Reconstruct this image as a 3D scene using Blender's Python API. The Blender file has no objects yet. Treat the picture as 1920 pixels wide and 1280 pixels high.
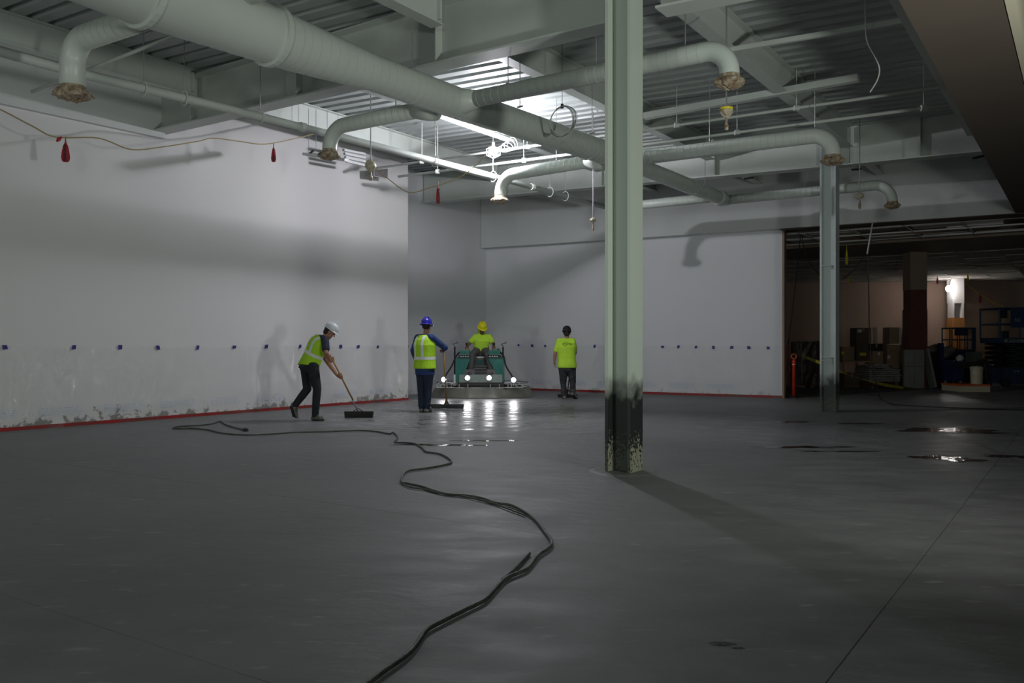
import bpy, bmesh, math, random
from mathutils import Vector, Matrix
random.seed(7)
sc = bpy.context.scene
C = sc.collection
V = Vector
# ---------------------------------------------------------------- camera, world, lights
F = 1600.0; CX = 960.0; HY = 645.0; H = 1.32
cam_d = bpy.data.cameras.new('camera'); cam = bpy.data.objects.new('camera', cam_d); C.objects.link(cam)
cam.location = (0, 0, H); cam.rotation_euler = (math.pi/2, 0, 0)
cam_d.sensor_width = 36; cam_d.lens = 36*F/1920; cam_d.shift_y = (HY-640)/1920; cam_d.clip_end = 200; cam_d.clip_start = .05
sc.camera = cam
sc.view_settings.view_transform = 'Standard'; sc.view_settings.look = 'None'
sc.view_settings.gamma = 1; sc.view_settings.use_curve_mapping = False
sc.view_settings.exposure = 0.0
w = bpy.data.worlds.new('world'); sc.world = w; w.use_nodes = True
w.node_tree.nodes['Background'].inputs[0].default_value = (.86, 1, .93, 1)
w.node_tree.nodes['Background'].inputs[1].default_value = .055

def P(px, py, Y): return V(((px-CX)/F*Y, Y, H-(py-HY)/F*Y))
def PZ(px, py, z):
    Y = (z-H)*F/(HY-py); return V(((px-CX)/F*Y, Y, z))
def G(px, py, z=0.0): return PZ(px, py, z)
U = V((.559, .829, 0)); W = V((-.829, .559, 0)); O = V((1.33, 8.85, 0))
def R(a, b, z=0.0): return O+U*a+W*b+V((0, 0, z))
def AB(p): d = V(p)-O; return d.dot(U), d.dot(W)
def proj(p): return CX+p[0]/p[1]*F, HY-(p[2]-H)/p[1]*F
def gz(b): return 4.76+.03*b          # girder bottom (roof falls to the right)
def dz(b): return gz(b)+.80           # deck bottom

def light(name, kind, loc, power, col, size=.1, **kw):
    d = bpy.data.lights.new(name, kind); d.energy = power; d.color = col
    if kind in ('POINT', 'SPOT'): d.shadow_soft_size = size
    if kind == 'AREA': d.size = size
    for k, v in kw.items(): setattr(d, k, v)
    o = bpy.data.objects.new(name, d); C.objects.link(o); o.location = loc; return o
LAMP = P(925, 284, 15.7)
FLAMP = P(1779, 541, 36.2)
L1 = light('hall_work_light', 'POINT', LAMP+V((0, 0, -.02)), 1180, (.93, .92, 1.0), .09)
L2 = light('far_work_light', 'POINT', FLAMP+V((0, -.02, 0)), 24000, (1, .9, .84), .09)
L3 = light('side_work_light', 'SPOT', R(-3.2, -6.2, 1.6), 850, (.96, 1.0, .93), .25, spot_size=math.radians(122), spot_blend=1.0)
L3.rotation_euler = (R(1.5, 4, 6.3)-R(-3.2, -6.2, 1.6)).to_track_quat('-Z', 'Y').to_euler()
L4 = light('rear_left_fill', 'POINT', R(-14, 3.0, 2.4), 420, (.94, 1.0, .94), .5)  # unseen fill light added behind the camera on the left
L5 = light('rear_fill', 'POINT', R(-13, -6.5, 2.1), 680, (.93, 1.0, .96), .5)  # second added fill, out of view behind the camera, lifts the hall


# ---------------------------------------------------------------- materials
def mat(name, col, rough=.6, metal=0, spec=.5, noise=None, bump=None, emit=None, alpha=None, obj_space=True, rnoise=None):
    m = bpy.data.materials.new(name); m.use_nodes = True
    nt = m.node_tree; b = nt.nodes['Principled BSDF']
    b.inputs['Base Color'].default_value = (*col, 1); b.inputs['Roughness'].default_value = rough
    b.inputs['Metallic'].default_value = metal; b.inputs['Specular IOR Level'].default_value = spec
    tc = nt.nodes.new('ShaderNodeTexCoord'); co = tc.outputs['Object']
    def nz(scale, det=4, stretch=None):
        n = nt.nodes.new('ShaderNodeTexNoise'); n.inputs['Scale'].default_value = scale; n.inputs['Detail'].default_value = det
        if stretch:
            mp = nt.nodes.new('ShaderNodeMapping'); mp.inputs['Scale'].default_value = stretch
            nt.links.new(co, mp.inputs[0]); nt.links.new(mp.outputs[0], n.inputs[0])
        else: nt.links.new(co, n.inputs[0])
        return n.outputs[0]
    if noise:
        sc_, amt, col2 = noise[:3]
        n = nz(sc_, 5, noise[3] if len(noise) > 3 else None)
        r = nt.nodes.new('ShaderNodeMapRange'); r.inputs[1].default_value = .35; r.inputs[2].default_value = .7; r.inputs[4].default_value = amt
        nt.links.new(n, r.inputs[0])
        mx = nt.nodes.new('ShaderNodeMix'); mx.data_type = 'RGBA'
        mx.inputs[6].default_value = (*col, 1); mx.inputs[7].default_value = (*col2, 1)
        nt.links.new(r.outputs[0], mx.inputs[0]); nt.links.new(mx.outputs[2], b.inputs['Base Color'])
    if rnoise:
        n = nz(rnoise[0], 4); r = nt.nodes.new('ShaderNodeMapRange'); r.inputs[1].default_value = .35; r.inputs[2].default_value = .65
        r.inputs[3].default_value = rnoise[1]; r.inputs[4].default_value = rnoise[2]
        nt.links.new(n, r.inputs[0]); nt.links.new(r.outputs[0], b.inputs['Roughness'])
    if bump:
        n = nz(bump[0], 3, bump[2] if len(bump) > 2 else None); bp = nt.nodes.new('ShaderNodeBump'); bp.inputs['Strength'].default_value = bump[1]; bp.inputs['Distance'].default_value = .02
        nt.links.new(n, bp.inputs['Height']); nt.links.new(bp.outputs[0], b.inputs['Normal'])
    if emit:
        b.inputs['Emission Color'].default_value = (*emit[0], 1); b.inputs['Emission Strength'].default_value = emit[1]
    if alpha is not None: b.inputs['Alpha'].default_value = alpha
    return m
M = {}
def mk(k, *a, **kw): M[k] = mat(k, *a, **kw); return M[k]
PW = (.55, .59, .55)
mk('white_steel', PW, .45, noise=(1.2, .5, (.47, .51, .47)), bump=(40, .05))
mk('duct', (.56, .61, .56), .38, noise=(2, .4, (.48, .53, .48)), bump=(25, .05))
mk('seam', (.47, .51, .47), .45)
mk('deck', (.38, .41, .40), .5, noise=(3, .5, (.32, .35, .34)))
mk('plaster', (.70, .69, .69), .75, noise=(.5, .35, (.65, .64, .64)), bump=(60, .08))
mk('bulk', (.64, .66, .65), .75, noise=(.6, .4, (.60, .62, .61)))
mk('brown', (.125, .098, .076), .8, noise=(1.5, .5, (.105, .083, .066)))
mk('coltan', (.33, .25, .19), .8)
mk('brownwall', (.42, .30, .24), .85, noise=(.8, .4, (.38, .27, .22)))
mk('palewall', (.62, .46, .38), .85)
mk('cream', (.62, .58, .44), .7)
mk('raw_wood', (.36, .24, .16), .7, noise=(8, .6, (.28, .18, .12), (1, 1, .1)))
mk('plywood', (.62, .27, .08), .7, noise=(6, .7, (.45, .18, .05), (1, 1, .15)))
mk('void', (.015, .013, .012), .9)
mk('tile', (.68, .62, .56), .9, noise=(30, .4, (.6, .55, .5)))
mk('tbar', (.75, .74, .72), .4)
mk('redtape', (.34, .015, .02), .5, noise=(2.2, 1, (.14, .05, .035), (1, 1, .3)))
mk('bluetape', (.035, .03, .22), .5)
mk('bag', (.20, .11, .05), .35, noise=(22, .9, (.50, .46, .36)), bump=(30, .5))
mk('bagpale', (.55, .52, .40), .35, noise=(18, .8, (.25, .16, .08)), bump=(30, .5))
mk('yellow', (.75, .62, .04), .5)
mk('yellowtag', (.80, .75, .03), .5)
mk('cordyellow', (.36, .28, .12), .5)
mk('black', (.012, .012, .013), .5)
mk('rubber', (.016, .015, .013), .55, bump=(60, .2))
mk('hose', (.030, .030, .024), .5, noise=(9, .8, (.10, .105, .08)), bump=(80, .3))
mk('flagred', (.42, .012, .03), .6)
mk('darkred', (.17, .05, .04), .4, noise=(3, .6, (.12, .035, .03)))
mk('steel', (.42, .42, .44), .35, metal=.7)
mk('lime', (.42, .72, .02), .75, noise=(9, .35, (.32, .58, .02)), bump=(14, .35))
mk('limeshirt', (.52, .82, .05), .85, noise=(7, .35, (.40, .66, .05)), bump=(12, .4))
mk('silver', (.72, .76, .74), .35)
mk('navy', (.022, .028, .05), .85, bump=(14, .4))
mk('blue_shirt', (.018, .045, .16), .8, bump=(14, .5))
mk('dark_trousers', (.010, .012, .017), .85, noise=(6, .6, (.022, .024, .03)), bump=(12, .5))
mk('blue_jeans', (.010, .018, .042), .85, noise=(5, .6, (.02, .03, .06)), bump=(12, .5))
mk('grey_trousers', (.085, .085, .08), .85, noise=(7, .8, (.16, .155, .14)), bump=(12, .5))
mk('splash_trousers', (.014, .014, .018), .85, noise=(16, .6, (.09, .09, .10)), bump=(12, .5))
mk('boot', (.06, .055, .045), .7, noise=(14, .9, (.26, .25, .22)))
mk('skin', (.36, .17, .11), .55)
mk('skin_dark', (.20, .095, .06), .55)
mk('hair', (.012, .009, .008), .7, bump=(60, .4))
mk('whitehat', (.72, .76, .80), .28)
mk('bluehat', (.03, .028, .34), .25)
mk('yellowhat', (.72, .70, .01), .3)
mk('cap', (.012, .012, .014), .8)
mk('glove', (.45, .27, .05), .8)
mk('eye', (.02, .015, .012), .3)
mk('lips', (.22, .08, .06), .5)
mk('wood_handle', (.45, .24, .06), .5, noise=(5, .6, (.32, .16, .04), (1, 1, .2)))
mk('bristle', (.045, .043, .035), .9, bump=(90, .6))
mk('teal', (.012, .17, .14), .38, noise=(3, .5, (.01, .13, .11)), rnoise=(5, .3, .6))
mk('tealdark', (.008, .06, .055), .5)
mk('panelgrey', (.30, .36, .33), .45, noise=(4, .7, (.20, .24, .22)))
mk('machdark', (.02, .02, .022), .5)
mk('machgrey', (.13, .12, .13), .5, noise=(9, .7, (.20, .19, .19)))
mk('skirt', (.20, .20, .16), .5, noise=(3, .7, (.13, .13, .11)), bump=(6, .4), rnoise=(4, .25, .6))
mk('whiterod', (.75, .75, .74), .35)
mk('headlamp', (1, 1, 1), .3, emit=((1, .97, 1), 18))
mk('bulb', (1, 1, 1), .3, emit=((1, .98, 1), 90))
mk('farbulb', (1, 1, 1), .3, emit=((1, .95, .9), 60))
mk('lift_blue', (.012, .035, .085), .45)
mk('cart_blue', (.012, .018, .09), .45)
mk('lift_dark', (.010, .014, .016), .6)
mk('carton', (.36, .25, .15), .85, noise=(2, .5, (.20, .13, .08)))
mk('carton_dark', (.13, .09, .06), .85)
mk('wrap', (.30, .27, .25), .3, noise=(6, .8, (.10, .07, .06)), bump=(9, .6))
mk('darkwrap', (.05, .032, .028), .35, noise=(4, .7, (.09, .06, .05)), bump=(8, .6))
mk('greysheet', (.30, .30, .27), .6, noise=(3, .5, (.22, .22, .20)))
mk('whitebox', (.72, .70, .70), .6)
mk('creambarrel', (.50, .47, .33), .5)
mk('greenmach', (.045, .055, .045), .5)
mk('orange', (.60, .12, .03), .5)
mk('delineator', (.62, .035, .015), .45)
mk('print_blue', (.42, .54, .72), .6)
mk('ink', (.03, .02, .02), .6)
mk('grout', (.17, .17, .16), .6, noise=(12, .6, (.20, .20, .19)))
mk('greylouver', (.60, .61, .62), .5)
mk('sludge', (.075, .075, .068), .32, bump=(20, .5))

def node(nt, t, **kw):
    n = nt.nodes.new(t)
    for k, v in kw.items(): setattr(n, k, v)
    return n
def mrange(nt, src, a, b, c, d):
    r = node(nt, 'ShaderNodeMapRange'); r.inputs[1].default_value = a; r.inputs[2].default_value = b; r.inputs[3].default_value = c; r.inputs[4].default_value = d
    nt.links.new(src, r.inputs[0]); return r.outputs[0]
def mth(nt, op, a, b=None):
    n = node(nt, 'ShaderNodeMath', operation=op)
    for i, x in enumerate((a, b)):
        if x is None: continue
        if isinstance(x, (int, float)): n.inputs[i].default_value = x
        else: nt.links.new(x, n.inputs[i])
    return n.outputs[0]
def floor_mat():
    m = bpy.data.materials.new('concrete'); m.use_nodes = True; nt = m.node_tree; b = nt.nodes['Principled BSDF']
    g = node(nt, 'ShaderNodeNewGeometry'); co = g.outputs['Position']
    def nz(s, det=5, stretch=(1, 1, 1), rot=0):
        mp = node(nt, 'ShaderNodeMapping'); mp.inputs['Scale'].default_value = stretch; mp.inputs['Rotation'].default_value = (0, 0, rot)
        nt.links.new(co, mp.inputs[0]); n = node(nt, 'ShaderNodeTexNoise'); n.inputs['Scale'].default_value = s; n.inputs['Detail'].default_value = det
        nt.links.new(mp.outputs[0], n.inputs[0]); return n.outputs[0]
    sx = node(nt, 'ShaderNodeSeparateXYZ'); nt.links.new(co, sx.inputs[0]); X, Y = sx.outputs[0], sx.outputs[1]
    big = nz(.35, 4); mid = nz(1.6, 6, (1, 2.2, 1), .5); spk = nz(4.5, 3, (1, 2.5, 1))
    v = mth(nt, 'ADD', mrange(nt, big, .3, .7, 0, .55), mrange(nt, mid, .35, .7, 0, .45))
    cr = node(nt, 'ShaderNodeValToRGB'); nt.links.new(v, cr.inputs[0])
    cr.color_ramp.elements[0].color = (.130, .130, .132, 1); cr.color_ramp.elements[1].color = (.245, .245, .25, 1)
    mx = node(nt, 'ShaderNodeMix', data_type='RGBA'); nt.links.new(cr.outputs[0], mx.inputs[6]); mx.inputs[7].default_value = (.34, .34, .34, 1)
    nt.links.new(mrange(nt, spk, .63, .74, 0, .55), mx.inputs[0]); nt.links.new(mx.outputs[2], b.inputs['Base Color'])
    # freshly ground wet zone around the workers, damp streaks under the opening
    def blob(cx, cy, rx, ry, soft):
        dx = mth(nt, 'DIVIDE', mth(nt, 'SUBTRACT', X, cx), rx); dy = mth(nt, 'DIVIDE', mth(nt, 'SUBTRACT', Y, cy), ry)
        r = mth(nt, 'SQRT', mth(nt, 'ADD', mth(nt, 'MULTIPLY', dx, dx), mth(nt, 'MULTIPLY', dy, dy)))
        r = mth(nt, 'ADD', r, mrange(nt, mid, .3, .7, -.3, .3)); return mrange(nt, r, 1, 1-soft, 0, 1)
    wet = mth(nt, 'MAXIMUM', blob(-1.0, 17.2, 3.1, 5.6, .35), mth(nt, 'MULTIPLY', blob(5.5, 11.5, 3.2, 5.5, .5), .62))
    wet = mth(nt, 'MAXIMUM', wet, mth(nt, 'MULTIPLY', blob(11.5, 21.5, 3.0, 4.0, .5), .75))
    base = mrange(nt, mid, .3, .7, .52, .68)
    wr = mrange(nt, nz(3.2, 5, (.7, 1.3, 1)), .38, .62, .19, .50)
    mr = node(nt, 'ShaderNodeMix'); nt.links.new(wet, mr.inputs[0]); nt.links.new(base, mr.inputs[2]); nt.links.new(wr, mr.inputs[3])
    nt.links.new(mr.outputs[0], b.inputs['Roughness']); b.inputs['Specular IOR Level'].default_value = .5
    bp = node(nt, 'ShaderNodeBump'); bp.inputs['Strength'].default_value = .35; bp.inputs['Distance'].default_value = .02
    hh = mth(nt, 'ADD', nz(5, 4, (1, 1.6, 1), .5), mth(nt, 'MULTIPLY', nz(26, 2), .12))
    nt.links.new(hh, bp.inputs['Height']); nt.links.new(bp.outputs[0], b.inputs['Normal'])
    return m
M['concrete'] = floor_mat()

def wall_dirty(name, col, amt, zmax=.45):
    """painted wall whose foot carries splashed slurry"""
    m = bpy.data.materials.new(name); m.use_nodes = True; nt = m.node_tree; b = nt.nodes['Principled BSDF']
    g = node(nt, 'ShaderNodeNewGeometry'); co = g.outputs['Position']
    n1 = node(nt, 'ShaderNodeTexNoise'); n1.inputs['Scale'].default_value = 7; n1.inputs['Detail'].default_value = 12; n1.inputs['Roughness'].default_value = .72; nt.links.new(co, n1.inputs[0])
    n2 = node(nt, 'ShaderNodeTexNoise'); n2.inputs['Scale'].default_value = .8; n2.inputs['Detail'].default_value = 3; nt.links.new(co, n2.inputs[0])
    sx = node(nt, 'ShaderNodeSeparateXYZ'); nt.links.new(co, sx.inputs[0])
    hgt = mrange(nt, sx.outputs[2], .0, zmax, .17, -.12)
    s = mth(nt, 'ADD', mth(nt, 'ADD', n1.outputs[0], hgt), mrange(nt, n2.outputs[0], .3, .7, -.07, .07))
    fac = mth(nt, 'MULTIPLY', mth(nt, 'MULTIPLY', mrange(nt, s, .60, .66, 0, 1), mrange(nt, sx.outputs[2], .55, .75, 1, 0)), amt)
    mx = node(nt, 'ShaderNodeMix', data_type='RGBA'); mx.inputs[6].default_value = (*col, 1); mx.inputs[7].default_value = (.20, .20, .17, 1)
    nt.links.new(fac, mx.inputs[0]); nt.links.new(mx.outputs[2], b.inputs['Base Color']); b.inputs['Roughness'].default_value = .7
    return m
M['wall_l'] = wall_dirty('wall_left_paint', (.70, .69, .69), .9)
M['wall_b'] = wall_dirty('wall_back_paint', (.71, .72, .74), .35, .3)

def col_mat(name, top, fade, sooty):
    """steel column: pale paint above, black sprayed foot, scraped patches at the very bottom"""
    m = bpy.data.materials.new(name); m.use_nodes = True; nt = m.node_tree; b = nt.nodes['Principled BSDF']
    g = node(nt, 'ShaderNodeNewGeometry'); co = g.outputs['Position']
    sx = node(nt, 'ShaderNodeSeparateXYZ'); nt.links.new(co, sx.inputs[0]); z = sx.outputs[2]
    n = node(nt, 'ShaderNodeTexNoise'); n.inputs['Scale'].default_value = 5; nt.links.new(co, n.inputs[0])
    n2 = node(nt, 'ShaderNodeTexNoise'); n2.inputs['Scale'].default_value = 34; n2.inputs['Detail'].default_value = 5; nt.links.new(co, n2.inputs[0])
    zz = mth(nt, 'ADD', z, mrange(nt, n.outputs[0], .3, .7, -.10, .10))
    f = mrange(nt, zz, fade-.12, fade+.14, 1, 0)
    mx = node(nt, 'ShaderNodeMix', data_type='RGBA'); mx.inputs[6].default_value = (*top, 1); mx.inputs[7].default_value = (*sooty, 1); nt.links.new(f, mx.inputs[0])
    s = mth(nt, 'ADD', n2.outputs[0], mrange(nt, z, .12, .50, .17, -.14))
    # bare scraping only on the side that faces right
    nx = node(nt, 'ShaderNodeSeparateXYZ'); nt.links.new(g.outputs['True Normal'], nx.inputs[0])
    side = mrange(nt, nx.outputs[0], .5, .7, .18, 1)
    f2 = mth(nt, 'MULTIPLY', mrange(nt, s, .56, .60, 0, .85), side)
    mx2 = node(nt, 'ShaderNodeMix', data_type='RGBA'); nt.links.new(mx.outputs[2], mx2.inputs[6]); mx2.inputs[7].default_value = (.33, .33, .24, 1); nt.links.new(f2, mx2.inputs[0])
    nt.links.new(mx2.outputs[2], b.inputs['Base Color']); b.inputs['Roughness'].default_value = .4
    return m
M['column_a'] = col_mat('column_paint_sprayed', (.52, .58, .50), .86, (.022, .026, .024))
M['column_b'] = col_mat('column_paint_pale', (.52, .58, .57), .62, (.045, .055, .055))

def sheet_mat():
    m = bpy.data.materials.new('clear_film'); m.use_nodes = True; nt = m.node_tree
    out = nt.nodes['Material Output']; nt.nodes.remove(nt.nodes['Principled BSDF'])
    t = node(nt, 'ShaderNodeBsdfTransparent'); gl = node(nt, 'ShaderNodeBsdfGlossy'); gl.inputs['Roughness'].default_value = .14
    d = node(nt, 'ShaderNodeBsdfDiffuse'); d.inputs[0].default_value = (.72, .72, .73, 1)
    a = node(nt, 'ShaderNodeMixShader'); a.inputs[0].default_value = .03; nt.links.new(t.outputs[0], a.inputs[1]); nt.links.new(d.outputs[0], a.inputs[2])
    b = node(nt, 'ShaderNodeMixShader'); b.inputs[0].default_value = .045; nt.links.new(a.outputs[0], b.inputs[1]); nt.links.new(gl.outputs[0], b.inputs[2])
    nt.links.new(b.outputs[0], out.inputs[0])
    tc = node(nt, 'ShaderNodeNewGeometry'); n = node(nt, 'ShaderNodeTexNoise'); n.inputs['Scale'].default_value = 5; n.inputs['Distortion'].default_value = 1.8; n.inputs['Detail'].default_value = 4
    mp = node(nt, 'ShaderNodeMapping'); mp.inputs['Scale'].default_value = (1, 1, .28); nt.links.new(tc.outputs['Position'], mp.inputs[0]); nt.links.new(mp.outputs[0], n.inputs[0]); bp = node(nt, 'ShaderNodeBump'); bp.inputs['Strength'].default_value = 1; bp.inputs['Distance'].default_value = .12
    nt.links.new(n.outputs[0], bp.inputs['Height']); nt.links.new(bp.outputs[0], gl.inputs['Normal'])
    return m
M['film'] = sheet_mat()
def water_mat():
    m = bpy.data.materials.new('standing_water'); m.use_nodes = True; nt = m.node_tree; b = nt.nodes['Principled BSDF']
    b.inputs['Base Color'].default_value = (.03, .022, .02, 1); b.inputs['Roughness'].default_value = .05; b.inputs['Alpha'].default_value = .8
    g = node(nt, 'ShaderNodeNewGeometry'); n = node(nt, 'ShaderNodeTexNoise'); n.inputs['Scale'].default_value = 9; nt.links.new(g.outputs['Position'], n.inputs[0])
    bp = node(nt, 'ShaderNodeBump'); bp.inputs['Strength'].default_value = .5; bp.inputs['Distance'].default_value = .02; nt.links.new(n.outputs[0], bp.inputs['Height']); nt.links.new(bp.outputs[0], b.inputs['Normal'])
    return m
M['water'] = water_mat()

# ---------------------------------------------------------------- mesh helpers
def tag(o, label=None, cat=None, group=None, kind=None):
    if label: o['label'] = label
    if cat: o['category'] = cat
    if group: o['group'] = group
    if kind: o['kind'] = kind
    return o
def thing(name, loc, label, cat, group=None, rz=0):
    o = bpy.data.objects.new(name, None); C.objects.link(o); o.location = loc; o.rotation_euler = (0, 0, rz)
    o.empty_display_size = .1
    return tag(o, label, cat, group)
def wmat(o):
    m = Matrix.Identity(4)
    while o is not None:
        m = (Matrix.Translation(o.location) @ o.rotation_euler.to_matrix().to_4x4()) @ m; o = o.parent
    return m
def obj(name, bm, m, parent=None, local=False, smooth=False, base=None, bevel=None):
    """bm in world coordinates unless local=True; base = origin of a top-level mesh"""
    if bevel:
        bmesh.ops.bevel(bm, geom=[e for e in bm.edges if len(e.link_faces) == 2 and e.calc_face_angle(0) > .6], offset=bevel, segments=2, profile=.7, affect='EDGES')
    if not local:
        if parent is not None: bm.transform(wmat(parent).inverted())
        elif base is not None: bm.transform(Matrix.Translation(-V(base)))
    bmesh.ops.recalc_face_normals(bm, faces=bm.faces)
    me = bpy.data.meshes.new(name); bm.to_mesh(me); bm.free()
    for mm in (m if isinstance(m, (list, tuple)) else [m]): me.materials.append(M[mm] if isinstance(mm, str) else mm)
    if smooth:
        for p in me.polygons: p.use_smooth = True
    o = bpy.data.objects.new(name, me); C.objects.link(o)
    if parent is not None: o.parent = parent
    elif base is not None: o.location = base
    return o
def B(): return bmesh.new()
def hexa(bm, lo, hi):
    """lo, hi: 4 points each (same order)"""
    v = [bm.verts.new(p) for p in list(lo)+list(hi)]
    for f in ((3, 2, 1, 0), (4, 5, 6, 7), (0, 1, 5, 4), (1, 2, 6, 5), (2, 3, 7, 6), (3, 0, 4, 7)): bm.faces.new([v[i] for i in f])
def box(bm, x0, x1, y0, y1, z0, z1):
    hexa(bm, [(x0, y0, z0), (x1, y0, z0), (x1, y1, z0), (x0, y1, z0)], [(x0, y0, z1), (x1, y0, z1), (x1, y1, z1), (x0, y1, z1)]); return bm
def rbox(bm, a0, a1, b0, b1, z0, z1):
    """box on the room axes; z may be functions of b"""
    f0 = z0 if callable(z0) else (lambda b: z0); f1 = z1 if callable(z1) else (lambda b: z1)
    cs = [(a0, b0), (a1, b0), (a1, b1), (a0, b1)]
    hexa(bm, [R(a, b, f0(b)) for a, b in cs], [R(a, b, f1(b)) for a, b in cs]); return bm
def frame_of(d):
    d = V(d).normalized(); up = V((0, 0, 1)) if abs(d.z) < .95 else V((1, 0, 0))
    s = d.cross(up).normalized(); return s, s.cross(d).normalized()
def tube(bm, pts, r, n=10, cap=True):
    pts = [V(p) for p in pts]; rs = r if isinstance(r, (list, tuple)) else [r]*len(pts)
    rings = []; s = None
    for i, p in enumerate(pts):
        d = (pts[min(i+1, len(pts)-1)]-pts[max(i-1, 0)])
        if d.length < 1e-9: d = V((0, 0, 1))
        d.normalize()
        if s is None: s, t = frame_of(d)
        else:
            s = (s-d*s.dot(d))
            if s.length < 1e-6: s, t = frame_of(d)
            s.normalize(); t = s.cross(d).normalized()
        rings.append([bm.verts.new(p+(s*math.cos(2*math.pi*k/n)+t*math.sin(2*math.pi*k/n))*rs[i]) for k in range(n)])
    for a, b in zip(rings, rings[1:]):
        for k in range(n): bm.faces.new((a[k], a[(k+1) % n], b[(k+1) % n], b[k]))
    if cap: bm.faces.new(rings[0][::-1]); bm.faces.new(rings[-1])
    return bm
def bar(bm, p, q, w_, h_, up=(0, 0, 1)):
    p, q = V(p), V(q); d = (q-p).normalized(); up = V(up)
    if abs(d.dot(up)) > .97: up = V((1, 0, 0))
    s = d.cross(up).normalized()*w_/2; t = s.cross(d).normalized()*h_/2
    hexa(bm, [p-s-t, p+s-t, p+s+t, p-s+t], [q-s-t, q+s-t, q+s+t, q-s+t]); return bm
def smoothpath(pts, k=6):
    pts = [V(p) for p in pts]; out = []
    for i in range(len(pts)-1):
        p0, p1, p2, p3 = pts[max(i-1, 0)], pts[i], pts[i+1], pts[min(i+2, len(pts)-1)]
        for j in range(k):
            t = j/k
            out.append(.5*((2*p1)+(p2-p0)*t+(2*p0-5*p1+4*p2-p3)*t*t+(3*p1-p0-3*p2+p3)*t**3))
    out.append(pts[-1]); return out
def lathe(bm, prof, c=(0, 0, 0), n=20, axis=None, rotm=None):
    c = V(c); rings = []
    for r, z in prof:
        ring = []
        for k in range(n):
            p = V((r*math.cos(2*math.pi*k/n), r*math.sin(2*math.pi*k/n), z))
            if rotm is not None: p = rotm @ p
            ring.append(bm.verts.new(c+p))
        rings.append(ring)
    for a, b in zip(rings, rings[1:]):
        for k in range(n): bm.faces.new((a[k], a[(k+1) % n], b[(k+1) % n], b[k]))
    bm.faces.new(rings[0][::-1]); bm.faces.new(rings[-1]); return bm
def ibeam(bm, p, q, depth, width, tf=.02, tw=.014):
    """p, q on the underside centre line"""
    p, q = V(p), V(q); d = (q-p).normalized(); s = V((d.y, -d.x, 0)).normalized()
    def slab(w0, z0, z1):
        hexa(bm, [p-s*w0+V((0, 0, z0)), p+s*w0+V((0, 0, z0)), q+s*w0+V((0, 0, z0)), q-s*w0+V((0, 0, z0))],
             [p-s*w0+V((0, 0, z1)), p+s*w0+V((0, 0, z1)), q+s*w0+V((0, 0, z1)), q-s*w0+V((0, 0, z1))])
    slab(width/2, 0, tf); slab(tw/2, tf, depth-tf); slab(width/2, depth-tf, depth); return bm
def copy_tree(o, parent=None):
    c = o.copy(); C.objects.link(c)
    if parent is not None: c.parent = parent
    for ch in list(o.children): copy_tree(ch, c)
    return c
def text(body, size, m, parent, loc, rot, name='lettering', ext=.001):
    cu = bpy.data.curves.new(name, 'FONT'); cu.body = body; cu.size = size; cu.extrude = ext; cu.align_x = 'CENTER'; cu.align_y = 'CENTER'; cu.resolution_u = 2; cu.offset = size*.03 if body == 'DANGER' else 0
    t = bpy.data.objects.new(name, cu); C.objects.link(t)
    dg = bpy.context.evaluated_depsgraph_get(); me = bpy.data.meshes.new_from_object(t.evaluated_get(dg)); bpy.data.objects.remove(t)
    me.materials.clear(); me.materials.append(M[m]); o = bpy.data.objects.new(name, me); C.objects.link(o)
    o.location = loc; o.rotation_euler = rot
    if parent is not None: o.parent = parent
    return o

# ---------------------------------------------------------------- floor
fl = obj('floor', rbox(B(), -16, 48, -26, 22, -.12, -.0030), 'sludge'); tag(fl, kind='structure')
AE_R = [-16, -8.8, -5.9, -3.05, -.15, 2.75, 5.7, 9.2, 12.95]
AE_L = [-16, -5.85, -3.05, 12.95]
gp = .0028
def slab(a0, a1, b0, b1):
    o = obj('slab', rbox(B(), a0+gp, a1-gp, b0+gp, b1-gp, -.0028, 0), 'concrete', fl)
for a0, a1 in zip(AE_R, AE_R[1:]): slab(a0, a1, -14, -3.0)
for a0, a1 in zip(AE_L, AE_L[1:]): slab(a0, a1, -3.0, 11.5)
for b0, b1 in ((-26, -14), (-14, -3.0), (-3.0, 7), (7, 22)): slab(12.95, 48, b0, b1)
slab(-16, 12.95, -26, -14)

# ---------------------------------------------------------------- walls
wA = G(0, 809); wB = G(765, 749.5); wd = (wB-wA).normalized(); wn = V((-wd.y, wd.x, 0))       # wn points behind the wall
w0 = wA-wd*9
def wallbox(p, q, th, z0, z1, back=None):
    p, q = V(p), V(q); p.z = q.z = 0; d = (q-p).normalized(); n = back if back is not None else V((-d.y, d.x, 0))
    b = B(); hexa(b, [p+V((0, 0, z0)), q+V((0, 0, z0)), q+n*th+V((0, 0, z0)), p+n*th+V((0, 0, z0))], [p+V((0, 0, z1)), q+V((0, 0, z1)), q+n*th+V((0, 0, z1)), p+n*th+V((0, 0, z1))]); return b
tag(obj('wall_left', wallbox(w0, wB, .16, 0, 5.95), 'wall_l'), kind='structure')
cor = G(912, 729); rc0 = cor-U*9.0
tag(obj('wall_recess', wallbox(rc0, cor, .16, 0, 5.95), 'wall_b'), kind='structure')
tag(obj('wall_return', wallbox(wB+wn*.16-wd*.16, wB-wd*.16+wn*1.5, .16, 0, 5.95, back=wd), 'wall_b'), kind='structure')
bE = G(1467, 746.3); bd = (bE-cor).normalized(); bn = V((-bd.y, bd.x, 0)); bX = cor+bd*13.0
hE = cor+bd*((G(1905, 645+2112/18.46)-cor).dot(bd)+.3)
tag(obj('wall_back', wallbox(cor, bE, .14, 0, 4.4), 'wall_b'), kind='structure')
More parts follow.
